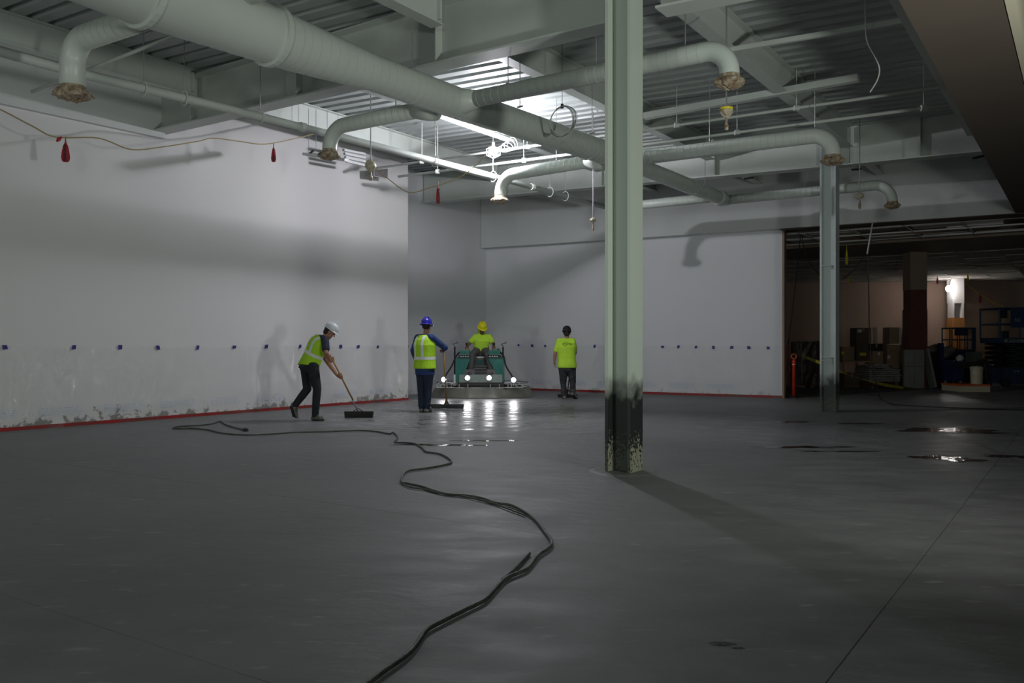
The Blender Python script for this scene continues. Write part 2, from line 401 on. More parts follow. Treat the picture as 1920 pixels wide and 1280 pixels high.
# bulkhead over the back wall and the opening
bk = B(); p, q = cor-bn*.30, hE-bn*.30+bd*.2
hexa(bk, [p+V((0, 0, 4.12)), q+V((0, 0, 4.10)), q+bn*.5+V((0, 0, 4.10)), p+bn*.5+V((0, 0, 4.12))], [p+V((0, 0, 5.95)), q+V((0, 0, 5.6)), q+bn*.5+V((0, 0, 5.6)), p+bn*.5+V((0, 0, 5.95))])
tag(obj('wall_bulkhead', bk, 'bulk'), kind='structure')
p = hE+bd*.2-bn*.3
tag(obj('wall_bulkhead_right', wallbox(p, p+bd*9, .5, 4.1, 5.6), 'brown'), kind='structure')
# brown underside of the opening's head
b = B(); p, q = bE+V((0, 0, 4.085)), hE+bd*9+V((0, 0, 4.085)); hexa(b, [p-bn*.29, q-bn*.29, q+bn*.35, p+bn*.35], [x+V((0, 0, .014)) for x in (p-bn*.29, q-bn*.29, q+bn*.35, p+bn*.35)])
tag(obj('trim_1', b, 'brown'), kind='structure')
# bare wooden end of the back wall
b = B(); p = bE; hexa(b, [p-bn*.02, p+bd*.05-bn*.02, p+bd*.05+bn*.2, p+bn*.2], [x+V((0, 0, 4.09)) for x in (p-bn*.02, p+bd*.05-bn*.02, p+bd*.05+bn*.2, p+bn*.2)])
tag(obj('trim_2', b, 'raw_wood'), kind='structure')
# soffit along the right
tag(obj('trim_3', rbox(B(), -14, 13.4, -3.28, -2.58, 4.1, 5.42), 'brown'), kind='structure')
tag(obj('trim_4', rbox(B(), -14, 13.4, -3.36, -3.29, 4.095, 4.5), 'cream'), kind='structure')
# red tape strips at the feet of the walls
def strip(name, p, q, z0, z1, m, off):
    p, q = V(p), V(q); d = (q-p).normalized(); n = V((-d.y, d.x, 0)); p = p-n*off; q = q-n*off
    return tag(obj(name, wallbox(p, q, off-.002, z0, z1), m), kind='structure')
strip('baseboard_left', w0, wB, 0, .055, 'redtape', .02)
strip('baseboard_recess', rc0+U*7, cor, 0, .06, 'redtape', .015)
strip('baseboard_back', cor, bE, 0, .06, 'redtape', .015)

# ---------------------------------------------------------------- roof
dk = B(); a = -14.0; prof = []
while a < 16.5:
    prof += [(a, 0), (a+.165, 0), (a+.195, .075), (a+.27, .075)]; a += .30
rows = []
for bb in (-3.3, 11.6):
    rows.append([dk.verts.new(R(x, bb, dz(bb)+h)) for x, h in prof])
top = []
for bb in (-3.3, 11.6): top.append([dk.verts.new(R(x, bb, dz(bb)+.12)) for x in (-14.0, a)])
for i in range(len(prof)-1): dk.faces.new((rows[0][i], rows[0][i+1], rows[1][i+1], rows[1][i]))
dk.faces.new((top[0][0], top[0][1], top[1][1], top[1][0]))
tag(obj('ceiling', dk, 'deck'), kind='structure')
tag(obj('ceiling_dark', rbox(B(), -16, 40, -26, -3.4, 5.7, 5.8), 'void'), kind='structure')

def girder(pts, label, stiff, group=None, depth=.78, width=.30):
    p, q = pts; mid = (p+q)/2
    t = thing('steel_girder', (mid.x, mid.y, mid.z), label, 'girder', group)
    obj('beam', ibeam(B(), p, q, depth, width, .025, .016), 'white_steel', t)
    d = (q-p).normalized(); s = V((d.y, -d.x, 0)).normalized()
    for k in stiff:
        c = p+(q-p)*k; b = B(); hexa(b, [c-s*.13+V((0, 0, .025)), c+s*.13+V((0, 0, .025)), c+s*.13+d*.014+V((0, 0, .025)), c-s*.13+d*.014+V((0, 0, .025))],
             [x+V((0, 0, depth-.03)) for x in (c-s*.13+V((0, 0, .0)), c+s*.13, c+s*.13+d*.014, c-s*.13+d*.014)])
        obj('stiffener_plate', b, 'white_steel', t)
    return t
gL = PZ(302, 249, 5.02); gL = gL+(gL-R(.16, 0, 0)).normalized()*.5; gL.z = 5.04
c1 = R(.155, -.02, 0); dd = (gL-c1); dd.z = 0; dd.normalize()
ga = c1+dd*.16; ga.z = 4.745
girder((ga, gL), 'deep white steel girder running from the front column to the left wall', (.28, .56, .84))
gb0 = R(.12, -2.57, gz(-2.6)); gb1 = R(.12, -.18, gz(-.2))
girder((gb0, gb1), 'short white girder from the front column to the brown soffit', (.5,))
girder((R(9.42, -.0, 4.80), R(9.42, 10.78, 5.06)), 'far white girder left of the rear column, under the lit roof', (.25, .5, .75))
girder((R(9.30, -2.56, 4.74), R(9.36, -.02, 4.79)), 'far white girder between the rear column and the brown soffit', (.5,))
# secondary beams, thirds of the bay
SB = [(-2.15, 'beside the brown soffit'), (.0, 'on the line of the two columns'), (2.75, 'left of the front column'), (5.5, 'above the spiral duct run'), (8.3, 'next to the left wall')]
for a0, a1, wh in ((-8.6, -.1, 'front bay'), (.45, 9.2, 'middle bay'), (9.6, 12.4, 'far bay')):
    for bb, tx in SB:
        if a0 < 0 and bb == 8.3: aa1 = .55
        elif a0 < 0: aa1 = a1+bb*.06
        else: aa1 = a1
        aa0 = a0+(bb*.06 if a0 > 0 and a0 < 1 else 0)
        if a0 > 9 and bb == -2.15: continue
        z = dz(bb)-.44
        t = thing('roof_beam', R((aa0+aa1)/2, bb, z), 'white steel roof beam of the %s, %s' % (wh, tx), 'beam', 'roof beams under the deck')
        obj('beam', ibeam(B(), R(aa0, bb, z), R(aa1, bb, z), .435, .19, .016, .01), 'white_steel', t)
        b = B(); rbox(b, aa1-.02, aa1+.02, bb-.06, bb+.06, z+.08, z+.38); obj('clip_angle', b, 'white_steel', t)
# deeper upper band of the left wall, up to the first girder
k_ = (303-CX)/F; q = wA+wd*((k_*wA.y-wA.x)/(wd.x-k_*wd.y)); b = wallbox(w0-wn*.10, q-wn*.10, .10, 4.93, 5.9)
tag(obj('wall_left_upper', b, 'bulk'), kind='structure')
# light bridging pieces running across the bays
for i, (pa, pb, z0, wd_, hh, lab) in enumerate((((1290, 107), (1726, 33), 5.1, .05, .06, 'thin pipe high above the elbow duct beside the front column'),
                                         ((1209, 218), (1610, 146), 5.15, .12, .10, 'flat white channel between the front and rear columns'))):
    p, q = PZ(*pa, z0), PZ(*pb, z0)
    b = B(); bar(b, p, q, wd_, hh); tag(obj('ceiling_channel', b, 'white_steel', base=(p+q)/2), lab, 'channel')

# ---------------------------------------------------------------- columns
def column(a, b, m, top, label, ring=True, s=.29, plates=()):
    base = R(a, b, 0); t = thing('steel_column', base, label, 'column')
    x = B(); tf = .035; h = s/2
    rbox(x, a-h, a+h, b-h, b-h+tf, .0, top); rbox(x, a-h, a+h, b+h-tf, b+h, .0, top); rbox(x, a-.012, a+.012, b-h+tf, b+h-tf, .0, top)
    obj('shaft', x, m, t)
    for z in plates:
        x = B(); rbox(x, a-h+.004, a-.014, b-h+tf, b+h-tf, z, z+.012); obj('stiffener_plate', x, m, t)
    x = B(); rbox(x, a-h-.01, a+h+.01, b-h-.01, b+h+.01, top, top+.02); obj('cap_plate', x, 'white_steel', t)
    if ring:
        x = B(); n = 40; lo = []; hi = []
        for k in range(n):
            r = .36*(1+.05*math.sin(3*k)+.03*math.cos(7*k)); th = 2*math.pi*k/n
            lo.append(x.verts.new(base+V((r*math.cos(th), r*math.sin(th), .0005)))); hi.append(x.verts.new(base+V((r*.86*math.cos(th), r*.86*math.sin(th), .012))))
        for k in range(n): x.faces.new((lo[k], lo[(k+1) % n], hi[(k+1) % n], hi[k]))
        x.faces.new(hi); x.faces.new(lo[::-1]); obj('grout_collar', x, 'grout', t)
    return t
ca, cb = AB(G(1181.5, 889.5)); column(ca+.15, cb+.145, 'column_a', 5.5, 'thick white steel column in the foreground with black sprayed foot', s=.29)
ca2, cb2 = AB(G(1567, 772.5)); column(ca2+.15, cb2+.15, 'column_b', 5.5, 'slimmer-looking rear steel column with grey foot before the opening', ring=False, s=.30, plates=(1.0, 1.06, 2.85))

# ---------------------------------------------------------------- ducts
def elbow_path(a, b, c, r, n=9):
    """a -> b -> c with a rounded corner of radius r at b"""
    a, b, c = V(a), V(b), V(c); d1 = (a-b).normalized(); d2 = (c-b).normalized()
    ang = d1.angle(d2); t = r/math.tan(ang/2); p, q = b+d1*t, b+d2*t
    ctr = b+(d1+d2).normalized()*(r/math.sin(ang/2)); u = (p-ctr); v = (q-ctr); out = [a]
    for i in range(n+1):
        k = i/n; th = u.angle(v); out.append(ctr+(u*math.sin((1-k)*th)+v*math.sin(k*th))/math.sin(th))
    return out+[c]
def spiral(bm, pts, rs, pitch=.13, seam=.0035, n=28):
    return tube(bm, pts, rs, n)
def seams(pts, rs, pitch, parent, n=28):
    """raised lock seams round the duct, joined into one part"""
    x = B()
    for i in range(len(pts)-1):
        L = (pts[i+1]-pts[i]).length; k = max(1, int(L/pitch)); d = (pts[i+1]-pts[i]).normalized()
        for j in range(k):
            t = (j+.5)/k; c = pts[i].lerp(pts[i+1], t); r = rs[i]*(1-t)+rs[i+1]*t
            tube(x, [c-d*.004, c-d*.003, c+d*.003, c+d*.004], [r-.004, r+.0018, r+.0018, r-.004], n, cap=False)
    o = obj('lock_seams', x, 'seam', parent); tag(o, kind='stuff')
def wrapped_mouth(c, r, d, parent, m='bag', k=1.35):
    """crumpled plastic gathered round the open end"""
    x = B(); n = 28; c = V(c); s, t = frame_of(d); rings = []
    random.seed(int(c.x*100) & 255)
    for j, (rr, h) in enumerate(((1.0, -.09), (1.06, -.055), (k, -.03), (k*1.12, .0), (k*.9, .03), (.6, .055), (.2, .06))):
        ring = []
        for q in range(n):
            a = 2*math.pi*q/n; w_ = 1+(.10*math.sin(5*a+j)+.07*math.sin(9*a)+random.uniform(-.06, .06))*(j > 1)
            ring.append(x.verts.new(c+(s*math.cos(a)+t*math.sin(a))*r*rr*w_+V(d)*(h+random.uniform(-.012, .012)*(j > 1))))
        rings.append(ring)
    for a_, b_ in zip(rings, rings[1:]):
        for q in range(n): x.faces.new((a_[q], a_[(q+1) % n], b_[(q+1) % n], b_[q]))
    x.faces.new(rings[-1]); return obj('plastic_cover', x, m, parent, smooth=False)
DZ = 4.45
md = [PZ(120, -95, DZ), PZ(268, -25, DZ), PZ(508, 67, DZ), PZ(545, 82, DZ), PZ(700, 137, DZ), PZ(870, 198, DZ), PZ(1140, 288, DZ), PZ(1165, 299, DZ), PZ(1345, 369, DZ), PZ(1352, 372, DZ)]
mr_ = [.36, .335, .285, .275, .205, .20, .19, .145, .145, .15]
md = [md[0]+(md[0]-md[1])*1.2]+md; mr_ = [.36]+mr_
duct = thing('spiral_duct', md[4], 'large pale spiral main duct running diagonally under the roof', 'duct')
x = B(); spiral(x, md, mr_); obj('duct_run', x, 'duct', duct, smooth=True); seams(md[3:], mr_[3:], .125, duct)
def ringpart(c, d, r, nm='flange_ring', w_=.035, m='duct', ex=.03):
    d = V(d).normalized(); x = B(); tube(x, [c-d*w_, c-d*w_*.8, c+d*w_*.8, c+d*w_], [r, r+ex, r+ex, r], 28); obj(nm, x, m, duct, smooth=False)
dU = (md[5]-md[4])
ringpart(md[3], md[3]-md[2], .287); ringpart(md[2], md[3]-md[2], .338)
for px, py in ((772, 163), (1100, 276)):
    c = PZ(px, py, DZ); ringpart(c, dU, .199, 'joint_band', .012, 'duct', .008)
x = B(); dE = (md[-1]-md[-2]).normalized(); tube(x, [md[-1]-dE*.25, md[-1]-dE*.2, md[-1], md[-1]+dE*.25, md[-1]+dE*.45], [.148, .165, .168, .12, .09], 20); obj('end_tee', x, 'duct', duct, smooth=True)
for px, py, z in ((480, 37, 4.73), (773, 128, 4.65), (975, 200, 4.63), (1110, 250, 4.62), (1322, 350, 4.6)):
    c = PZ(px, py, z-.05); _, bb = AB(c); x = B(); tube(x, [c, V((c.x, c.y, dz(bb)))], .006, 5); tube(x, [c-V((.04, 0, .01)), c+V((.04, 0, .01))], .014, 6); obj('hanger_wire', x, 'steel', duct)

def branch(start, corner, mouth_y, r, label, m='bag', drop=None, er=.26, neck=True, hang=()):
    """horizontal run from the main duct, elbow, short drop, wrapped mouth"""
    a, b = PZ(*start, DZ), PZ(*corner, DZ)
    zc = H+(HY-mouth_y)/F*b.y
    t = thing('branch_duct', (b.x, b.y, zc), label, 'duct', 'branch ducts with wrapped mouths')
    path = elbow_path(a, b, V((b.x, b.y, zc)), er)
    x = B(); tube(x, path, r, 24); obj('pipe_run', x, 'duct', t, smooth=True); seams(path[:2], [r, r], .11, t, 24)
    if neck:
        d = (b-a).normalized(); x = B(); tube(x, [a-d*.12, a+d*.02, a+d*.22], [r*1.75, r*1.55, r*1.02], 18); obj('saddle_collar', x, 'duct', t, smooth=True)
    wrapped_mouth((b.x, b.y, zc), r, (0, 0, -1), t, m)
    for k in hang:
        c = a.lerp(b, k)+V((0, 0, r)); _, bb = AB(c); x = B(); tube(x, [c, V((c.x, c.y, dz(bb)))], .006, 5); tube(x, [c-V((.03, 0, 0)), c+V((.03, 0, 0))], .012, 6); obj('hanger_wire', x, 'steel', t)
    return t
branch((330, 12), (136, 78), 178, .125, 'branch duct elbow at top left with brown wrapped mouth', er=.24)
branch((800, 203), (618, 240), 292, .105, 'branch duct curving down left of the work light with brown wrapped mouth', er=.30, hang=(.3,))
branch((1120, 300), (938, 330), 376, .11, 'brightly lit branch duct elbow just left of the thick column', er=.34, hang=(.4,))
branch((868, 190), (1368, 88), 156, .105, 'long branch duct crossing behind the thick column to a wrapped mouth', er=.27, hang=(.2, .55, .86))
branch((1195, 297), (1561, 250), 302, .115, 'branch duct bending down in front of the rear column', er=.30, neck=False, hang=(.4, .92))
branch((1362, 375), (1673, 344), 386, .10, 'smallest branch duct bending down right of the rear column', er=.34, neck=False, hang=(.5,))
branch((1345, 369), (1172, 387), 425, .10, 'lit branch duct turning down behind the thick column', er=.34, neck=False)
t = thing('branch_duct', PZ(400, 5, 4.6), 'short branch stub rising off the main duct at the top edge', 'duct', 'branch ducts with wrapped mouths')
a = PZ(392, 18, 4.62); x = B(); b_ = a-W*1.9+V((0, 0, .05)); tube(x, [a, a.lerp(b_, .9)], .10, 24); obj('pipe_run', x, 'duct', t, smooth=True); seams([a, a.lerp(b_, .9)], [.10, .10], .11, t, 24)
x = B(); d = (b_-a).normalized(); tube(x, [a-d*.12, a+d*.03, a+d*.14], [.19, .15, .104], 18); obj('saddle_collar', x, 'duct', t, smooth=True)

# ---------------------------------------------------------------- sprinkler pipes
SPZ = 4.58
sp = [PZ(0, 97, SPZ), PZ(160, 140, SPZ), PZ(400, 197, SPZ), PZ(640, 257, SPZ), PZ(900, 324, SPZ), PZ(1134, 388, SPZ)]
a0_, b0_ = AB(sp[0]); a1_, b1_ = AB(sp[-1])
pa = R(a0_-3, b0_+.1, SPZ); pb = R(a1_, b1_, SPZ)
pts = [pa]+sp
pipe = thing('sprinkler_main', sp[3], 'thick white sprinkler main running the length of the left wall', 'pipe')
x = B(); tube(x, pts, .058, 16); obj('pipe_run', x, 'white_steel', pipe, smooth=True)
for k, px in enumerate((262, 340, 480, 805, 920, 1018, 1048)):
    # hanger: ring round the pipe and a rod to the deck
    for i in range(len(sp)-1):
        q0, q1 = proj(sp[i])[0], proj(sp[i+1])[0]
        if q0 <= px <= q1: c = sp[i].lerp(sp[i+1], (px-q0)/(q1-q0)); dd_ = (sp[i+1]-sp[i]).normalized()
    s, t_ = frame_of(dd_); x = B(); ring = [c+(s*math.cos(k2*math.pi/9)*.085+V((0, 0, 1))*math.sin(k2*math.pi/9)*.10) for k2 in range(18)]
    tube(x, ring+[ring[0]], .008, 5); hr = obj('clevis_hanger', x, 'white_steel', pipe)
    _, bb = AB(c); x = B(); tube(x, [c+V((0, 0, .10)), V((c.x, c.y, dz(bb)))], .007, 5); obj('hanger_rod', x, 'steel', hr)
for px in (120, 560, 985):
    for i in range(len(sp)-1):
        q0, q1 = proj(sp[i])[0], proj(sp[i+1])[0]
        if q0 <= px <= q1: c = sp[i].lerp(sp[i+1], (px-q0)/(q1-q0)); dd_ = (sp[i+1]-sp[i]).normalized()
    x = B(); tube(x, [c-dd_*.05, c+dd_*.05], .072, 16); obj('coupling', x, 'white_steel', pipe)
def line_pipe(p, q, r, label, hang=(), name='sprinkler_branch', m='white_steel', heads=()):
    t = thing(name, (p+q)/2, label, 'pipe'); x = B(); tube(x, [p, q], r, 10); obj('pipe_run', x, m, t, smooth=True)
    for k in hang:
        c = p.lerp(q, k); _, bb = AB(c); x = B(); tube(x, [c+V((0, 0, r)), V((c.x, c.y, dz(bb)))], .007, 5); obj('hanger_rod', x, 'white_steel', t)
        x = B(); tube(x, [c-V((.04, 0, 0))*1, c+V((.04, 0, 0))], r+.02, 8); obj('hanger_clip', x, 'white_steel', t)
    return t
line_pipe(PZ(700, 316, 5.0), PZ(1790, 160, 4.95), .024, 'upper of two long thin sprinkler lines crossing the hall behind the columns', (.12, .35, .62, .80))
line_pipe(PZ(747, 331, 4.85), PZ(1776, 197, 4.80), .026, 'lower of two long thin sprinkler lines, ending near the brown soffit', (.1, .3, .5, .7, .97))
line_pipe(PZ(60, 172, 4.75), PZ(330, 66, 4.85), .022, 'thin pipe stub reaching from the wall past the top left elbow', (), 'sprinkler_stub')
# conduit and fixture trapeze near the top of the left wall
t = thing('strip_fixture', P(605, 286, 15.6), 'long white strip fixture hung on wires under the left wall top', 'light fixture')
p, q = P(571, 289, 15.9), P(650, 300, 15.2)
x = B(); bar(x, p, q, .10, .05); obj('housing', x, 'greylouver', t, bevel=.008)
for k in (.1, .28, .55, .8):
    c = p.lerp(q, k); x = B(); tube(x, [c, c+V((0, 0, .85))], .005, 5); obj('hanger_wire', x, 'steel', t)
x = B(); tube(x, [p.lerp(q, .15)+V((0, -.05, .02)), p.lerp(q, .15)+V((.06, -.05, .07))], .02, 8); obj('socket', x, 'black', t)
t = thing('wall_louver', P(665, 288, 17.4), 'white slatted louver high on the left wall beside the bagged sensor', 'louver')
for k in range(4):
    z = k*7; p = P(644+k*1.5, 281+z, 17.3); q = P(684, 289+z, 17.8); x = B(); bar(x, p, q, .06, .045); obj('slat', x, 'greylouver', t, bevel=.01)
t = thing('wall_hatch', P(714, 327, 18.75), 'dark square opening near the top of the left wall end', 'hatch')
c0, c1_, c2, c3 = P(701, 318, 18.55), P(727, 316, 19.05), P(727, 335, 19.05), P(701, 330, 18.55)
x = B(); v = [x.verts.new(c) for c in (c0, c1_, c2, c3)]+[x.verts.new(c+wn*.05) for c in (c0, c1_, c2, c3)]
for f in ((0, 1, 2, 3), (4, 7, 6, 5), (0, 4, 5, 1), (1, 5, 6, 2), (2, 6, 7, 3), (3, 7, 4, 0)): x.faces.new([v[i] for i in f])
obj('opening_panel', x, 'machgrey', t)
x = B(); tube(x, [c0, c1_, c2, c3, c0], .008, 4); obj('edge_frame', x, 'greylouver', t)

# bagged sensors / lamp drops
def bagged(px, y0, y1, y2, y3, Y, label, r=.07, m='bagpale'):
    """y0 top of rod, y1 top of bag, y2 bottom of bag, y3 bottom of tail"""
    top, a, b_, c = P(px, y0, Y), P(px, y1, Y), P(px, y2, Y), P(px, y3, Y)
    t = thing('bagged_sensor', a, label, 'sensor', 'wrapped devices hanging from rods')
    _, bb = AB(top); top.z = dz(bb)
    x = B(); tube(x, [top, a], .009, 6); obj('drop_rod', x, 'steel', t)
    h = a.z-b_.z; random.seed(int(px)); x = B()
    prof = [(.25*r, 0), (.8*r, -.12*h), (1.05*r, -.35*h), (1.1*r, -.55*h), (.75*r, -.8*h), (.25*r, -h), (.2*r, -h*1.05)]
    lathe(x, prof, a, 14)
    for v_ in x.verts: v_.co += V((random.uniform(-1, 1), random.uniform(-1, 1), random.uniform(-1, 1)))*.008
    obj('plastic_bag', x, m, t)
    x = B(); L = b_.z-c.z; lathe(x, [(.15*r, .0), (.25*r, -.3*L), (.42*r, -.8*L), (.30*r, -L), (.1*r, -L*1.02)], b_, 10); obj('tail_bulb', x, 'bag', t)
    return t
bagged(695, 180, 300, 322, 338, 13.6, 'cream bagged sensor on a rod before the left wall', .085)
tb = bagged(1362, 168, 200, 220, 244, 9.4, 'bagged sensor with a yellow band hanging below the elbow duct', .062)
x = B(); c = P(1362, 204, 9.4); lathe(x, [(.066, -.012), (.072, -.012), (.072, .012), (.066, .012)], c, 14); obj('yellow_band', x, 'yellow', tb)
bagged(1112, 345, 408, 417, 432, 16.0, 'small white bagged sensor hanging left of the thick column', .055)
bagged(1612, 240, 362, 374, 391, 16.0, 'bagged sensor on a black rod right of the rear column', .07)

# wire coil
t = thing('wire_coil', P(1055, 198, 12.0), 'coil of grey wire hanging from the roof beside the main duct', 'cable coil')
for k in range(5):
    c = P(1053+k*.9, 229-k*.8, 12.0-.01*k); rx, rz_ = (.155+.008*k), (.225-.006*k)
    ring = [c+V((math.cos(q*math.pi/12)*rx+.03*math.sin(q*math.pi/12), .03*math.sin(q*math.pi/6+k), math.sin(q*math.pi/12)*rz_)) for q in range(25)]
    x = B(); tube(x, ring, .006, 5); obj('wire_loop', x, 'machgrey' if k % 2 else 'seam', t)
c = P(1054, 199, 12.0); _, bb = AB(c); x = B(); tube(x, [c, V((c.x, c.y, dz(bb)))], .004, 5); obj('hanger_wire', x, 'black', t)
x = B(); box(x, c.x-.02, c.x+.02, c.y-.02, c.y+.02, c.z-.03, c.z+.03); obj('cable_tie', x, 'black', t)

def cord(name, pix, Y, r, m, label, cat='cord', k=6, pts=None):
    p = smoothpath(pts if pts else [P(a, b, Y(a) if callable(Y) else Y) for a, b in pix], k); x = B(); tube(x, p, r, 6)
    return tag(obj(name, x, m, base=p[0], smooth=True), label, cat)
cord('dangling_cable', ((1622, -30), (1623, 50), (1627, 80), (1640, 105), (1649, 128), (1645, 150), (1631, 173)), 10.0, .008, 'white_steel', 'thin pale cable end dangling from the dark roof at upper right')
# lit work lamp
t = thing('work_lamp', LAMP, 'bright bare work lamp hanging under the roof left of the main duct', 'lamp')
x = B(); bmesh.ops.create_icosphere(x, subdivisions=3, radius=.075, matrix=Matrix.Translation(LAMP)); bb_ = obj('bulb', x, 'bulb', t, smooth=True)
x = B()
for k in range(8):
    an = k*math.pi/4; c = LAMP+V((.10, -.0, -.02)); tube(x, [LAMP+V((0, 0, .10))]+[LAMP+V((math.cos(an)*.125, math.sin(an)*.125, .05)), LAMP+V((math.cos(an)*.125, math.sin(an)*.125, -.07)), LAMP+V((0, 0, -.13))], .004, 4)
cg = obj('wire_cage', x, 'whiterod', t)
_, bb = AB(LAMP); x = B(); tube(x, [LAMP+V((0, 0, .09)), LAMP+V((0, 0, .17))], .03, 8); tube(x, [LAMP+V((0, 0, .17)), V((LAMP.x, LAMP.y, dz(bb)-.02))], .006, 5); obj('socket_cord', x, 'whiterod', t)
# ------- coiled cable hanging by the lamp
t = thing('hanging_cord_bundle', LAMP+V((.22, 0, .2)), 'loops of pale cord bunched beside the bright work lamp', 'cord')
for k in range(4):
    c = LAMP+V((.20+.05*k, .05, .06+.03*k)); ring = [c+V((math.cos(q*math.pi/8)*(.12-.01*k), .02*math.sin(q), math.sin(q*math.pi/8)*(.06+.02*k))) for q in range(17)]
    x = B(); tube(x, ring, .006, 4); obj('cord_loop', x, 'whiterod', t)

# yellow cord with red flags along the left wall
def wy(px, off=.9):    # depth of a vertical plane standing `off` in front of the left wall
    p = wA-wn*off; k = (px-CX)/F; s = (k*p.y-p.x)/(wd.x-k*wd.y); return p.y+wd.y*s
pl = ((-40, 190), (0, 205), (60, 236), (105, 257), (185, 259), (245, 280), (300, 276), (370, 265), (400, 259), (450, 265), (498, 270), (560, 258), (620, 243))
cord('flag_line', pl, lambda a: wy(a, 1.2), .010, 'cordyellow', 'yellow cord strung along the left wall carrying red flags', 'cord')
cord('flag_line', ((697, 311), (725, 333), (765, 360), (800, 354), (860, 333), (893, 309), (910, 290)), 14.6, .009, 'cordyellow', 'pale cord sagging from the bagged sensor to the work lamp', 'cord')
def flag(px, y0, y1, Y, label, w_=.055, m='flagred', letters=None, group='danger flags on the cord'):
    a, b_ = P(px, y0, Y), P(px, y1, Y); L = a.z-b_.z; t = thing('pennant_flag', a, label, 'flag', group)
    x = B(); prof = ((0, .12), (.12, .18), (.3, .6), (.55, .85), (.8, 1), (.95, .8), (1, .4)); F_, K = [], []
    for i, (s, ww) in enumerate(prof):
        tw = .5*math.sin(s*2.2); dx = V((math.cos(tw), math.sin(tw), 0))*w_*ww; c = a-V((0, 0, L*s))
        nn = V((-dx.y, dx.x, 0)).normalized()*.004
        F_.append([x.verts.new(c-dx-nn), x.verts.new(c-nn*3), x.verts.new(c+dx-nn)]); K.append([x.verts.new(c-dx+nn), x.verts.new(c-nn), x.verts.new(c+dx+nn)])
    for i in range(len(prof)-1):
        for j in range(2): x.faces.new((F_[i][j], F_[i][j+1], F_[i+1][j+1], F_[i+1][j])); x.faces.new((K[i][j+1], K[i][j], K[i+1][j], K[i+1][j+1]))
        for j in (0, 2): x.faces.new((F_[i][j], F_[i+1][j], K[i+1][j], K[i][j]))
    for r_ in (0, -1):
        for j in range(2): x.faces.new((F_[r_][j], F_[r_][j+1], K[r_][j+1], K[r_][j]))
    obj('cloth', x, m, t)
    if letters:
        o = text(letters, L*.19, 'ink', t, (.006, -w_*.62, -L*.62), (math.pi/2, math.pi/2, 0))
    x = B(); tube(x, [a-V((0, 0, L*.04)), a+V((.0, .003, .045))], .008, 5); obj('tie_string', x, 'ink' if letters else m, t)
    return t
flag(123, 262, 304, wy(123, 1.2), 'red pennant flag with dark lettering at far left on the cord', .06, letters='DANGER')
flag(513, 272, 304, wy(513, 1.2), 'red flag with dark lettering hanging over the middle of the left wall', .045, letters='DANGER')
flag(821, 345, 382, 14.6, 'red flag with dark lettering hanging before the recessed wall', .035, letters='DANGER')
x = B(); p = [P(116, 257, wy(116, 1.2)), P(110, 261, wy(110, 1.2)), P(106, 265, wy(106, 1.2))]; tube(x, p, [.012, .03, .01], 8); tag(obj('flag_knot', x, 'flagred', base=p[0]), 'small knotted red tail beside the far left flag', 'flag')

# ---------------------------------------------------------------- tape squares and plastic film on the walls
ORD = 'first second third fourth fifth sixth seventh eighth ninth tenth eleventh twelfth'.split()
def tapeset(pix, p0, d, n, label, group):
    for i, (px, py) in enumerate(pix):
        k = (px-CX)/F; s = (k*p0.y-p0.x)/(d.x-k*d.y); c = p0+d*s-n*.022; c.z = H-(py-HY)/F*c.y
        random.seed(i+int(px)); w_, h_ = random.uniform(.028, .042), random.uniform(.03, .042); sk = random.uniform(-.02, .02)
        x = B(); q = [c-d*w_-V((0, 0, h_)), c+d*w_-V((0, 0, h_*.8)), c+d*(w_+sk)+V((0, 0, h_)), c-d*(w_-sk)+V((0, 0, h_))]
        hexa(x, q, [y-n*.003 for y in q]); tag(obj('tape_square', x, 'bluetape', base=c), label % ORD[i] if '%s' in label else label, 'tape', group)
wtape = [(9, 651), (137, 651), (224, 651), (296, 651.5), (369, 651.5), (438, 650.5), (498, 649.5), (561, 649.5), (638, 649.5), (670, 650), (707, 650)]
tapeset(wtape, wA, wd, wn, '%s blue tape square from the left end of the long left wall', 'tape squares on the left wall')
tapeset([(763, 649)], rc0, U, V((-U.y, U.x, 0)), 'small square of blue tape at the edge of the recessed wall', 'tape square on the recessed wall')
btape = [(845, 647), (973, 647), (999, 648), (1023, 648.5), (1115, 649), (1243, 650), (1272, 650), (1305, 650.5), (1338, 651), (1372, 651), (1405, 651.5), (1441, 652)]
tapeset([b_ for b_ in btape if b_[0] > 915], cor, bd, bn, '%s blue tape square from the left on the back wall', 'tape squares on the back wall')
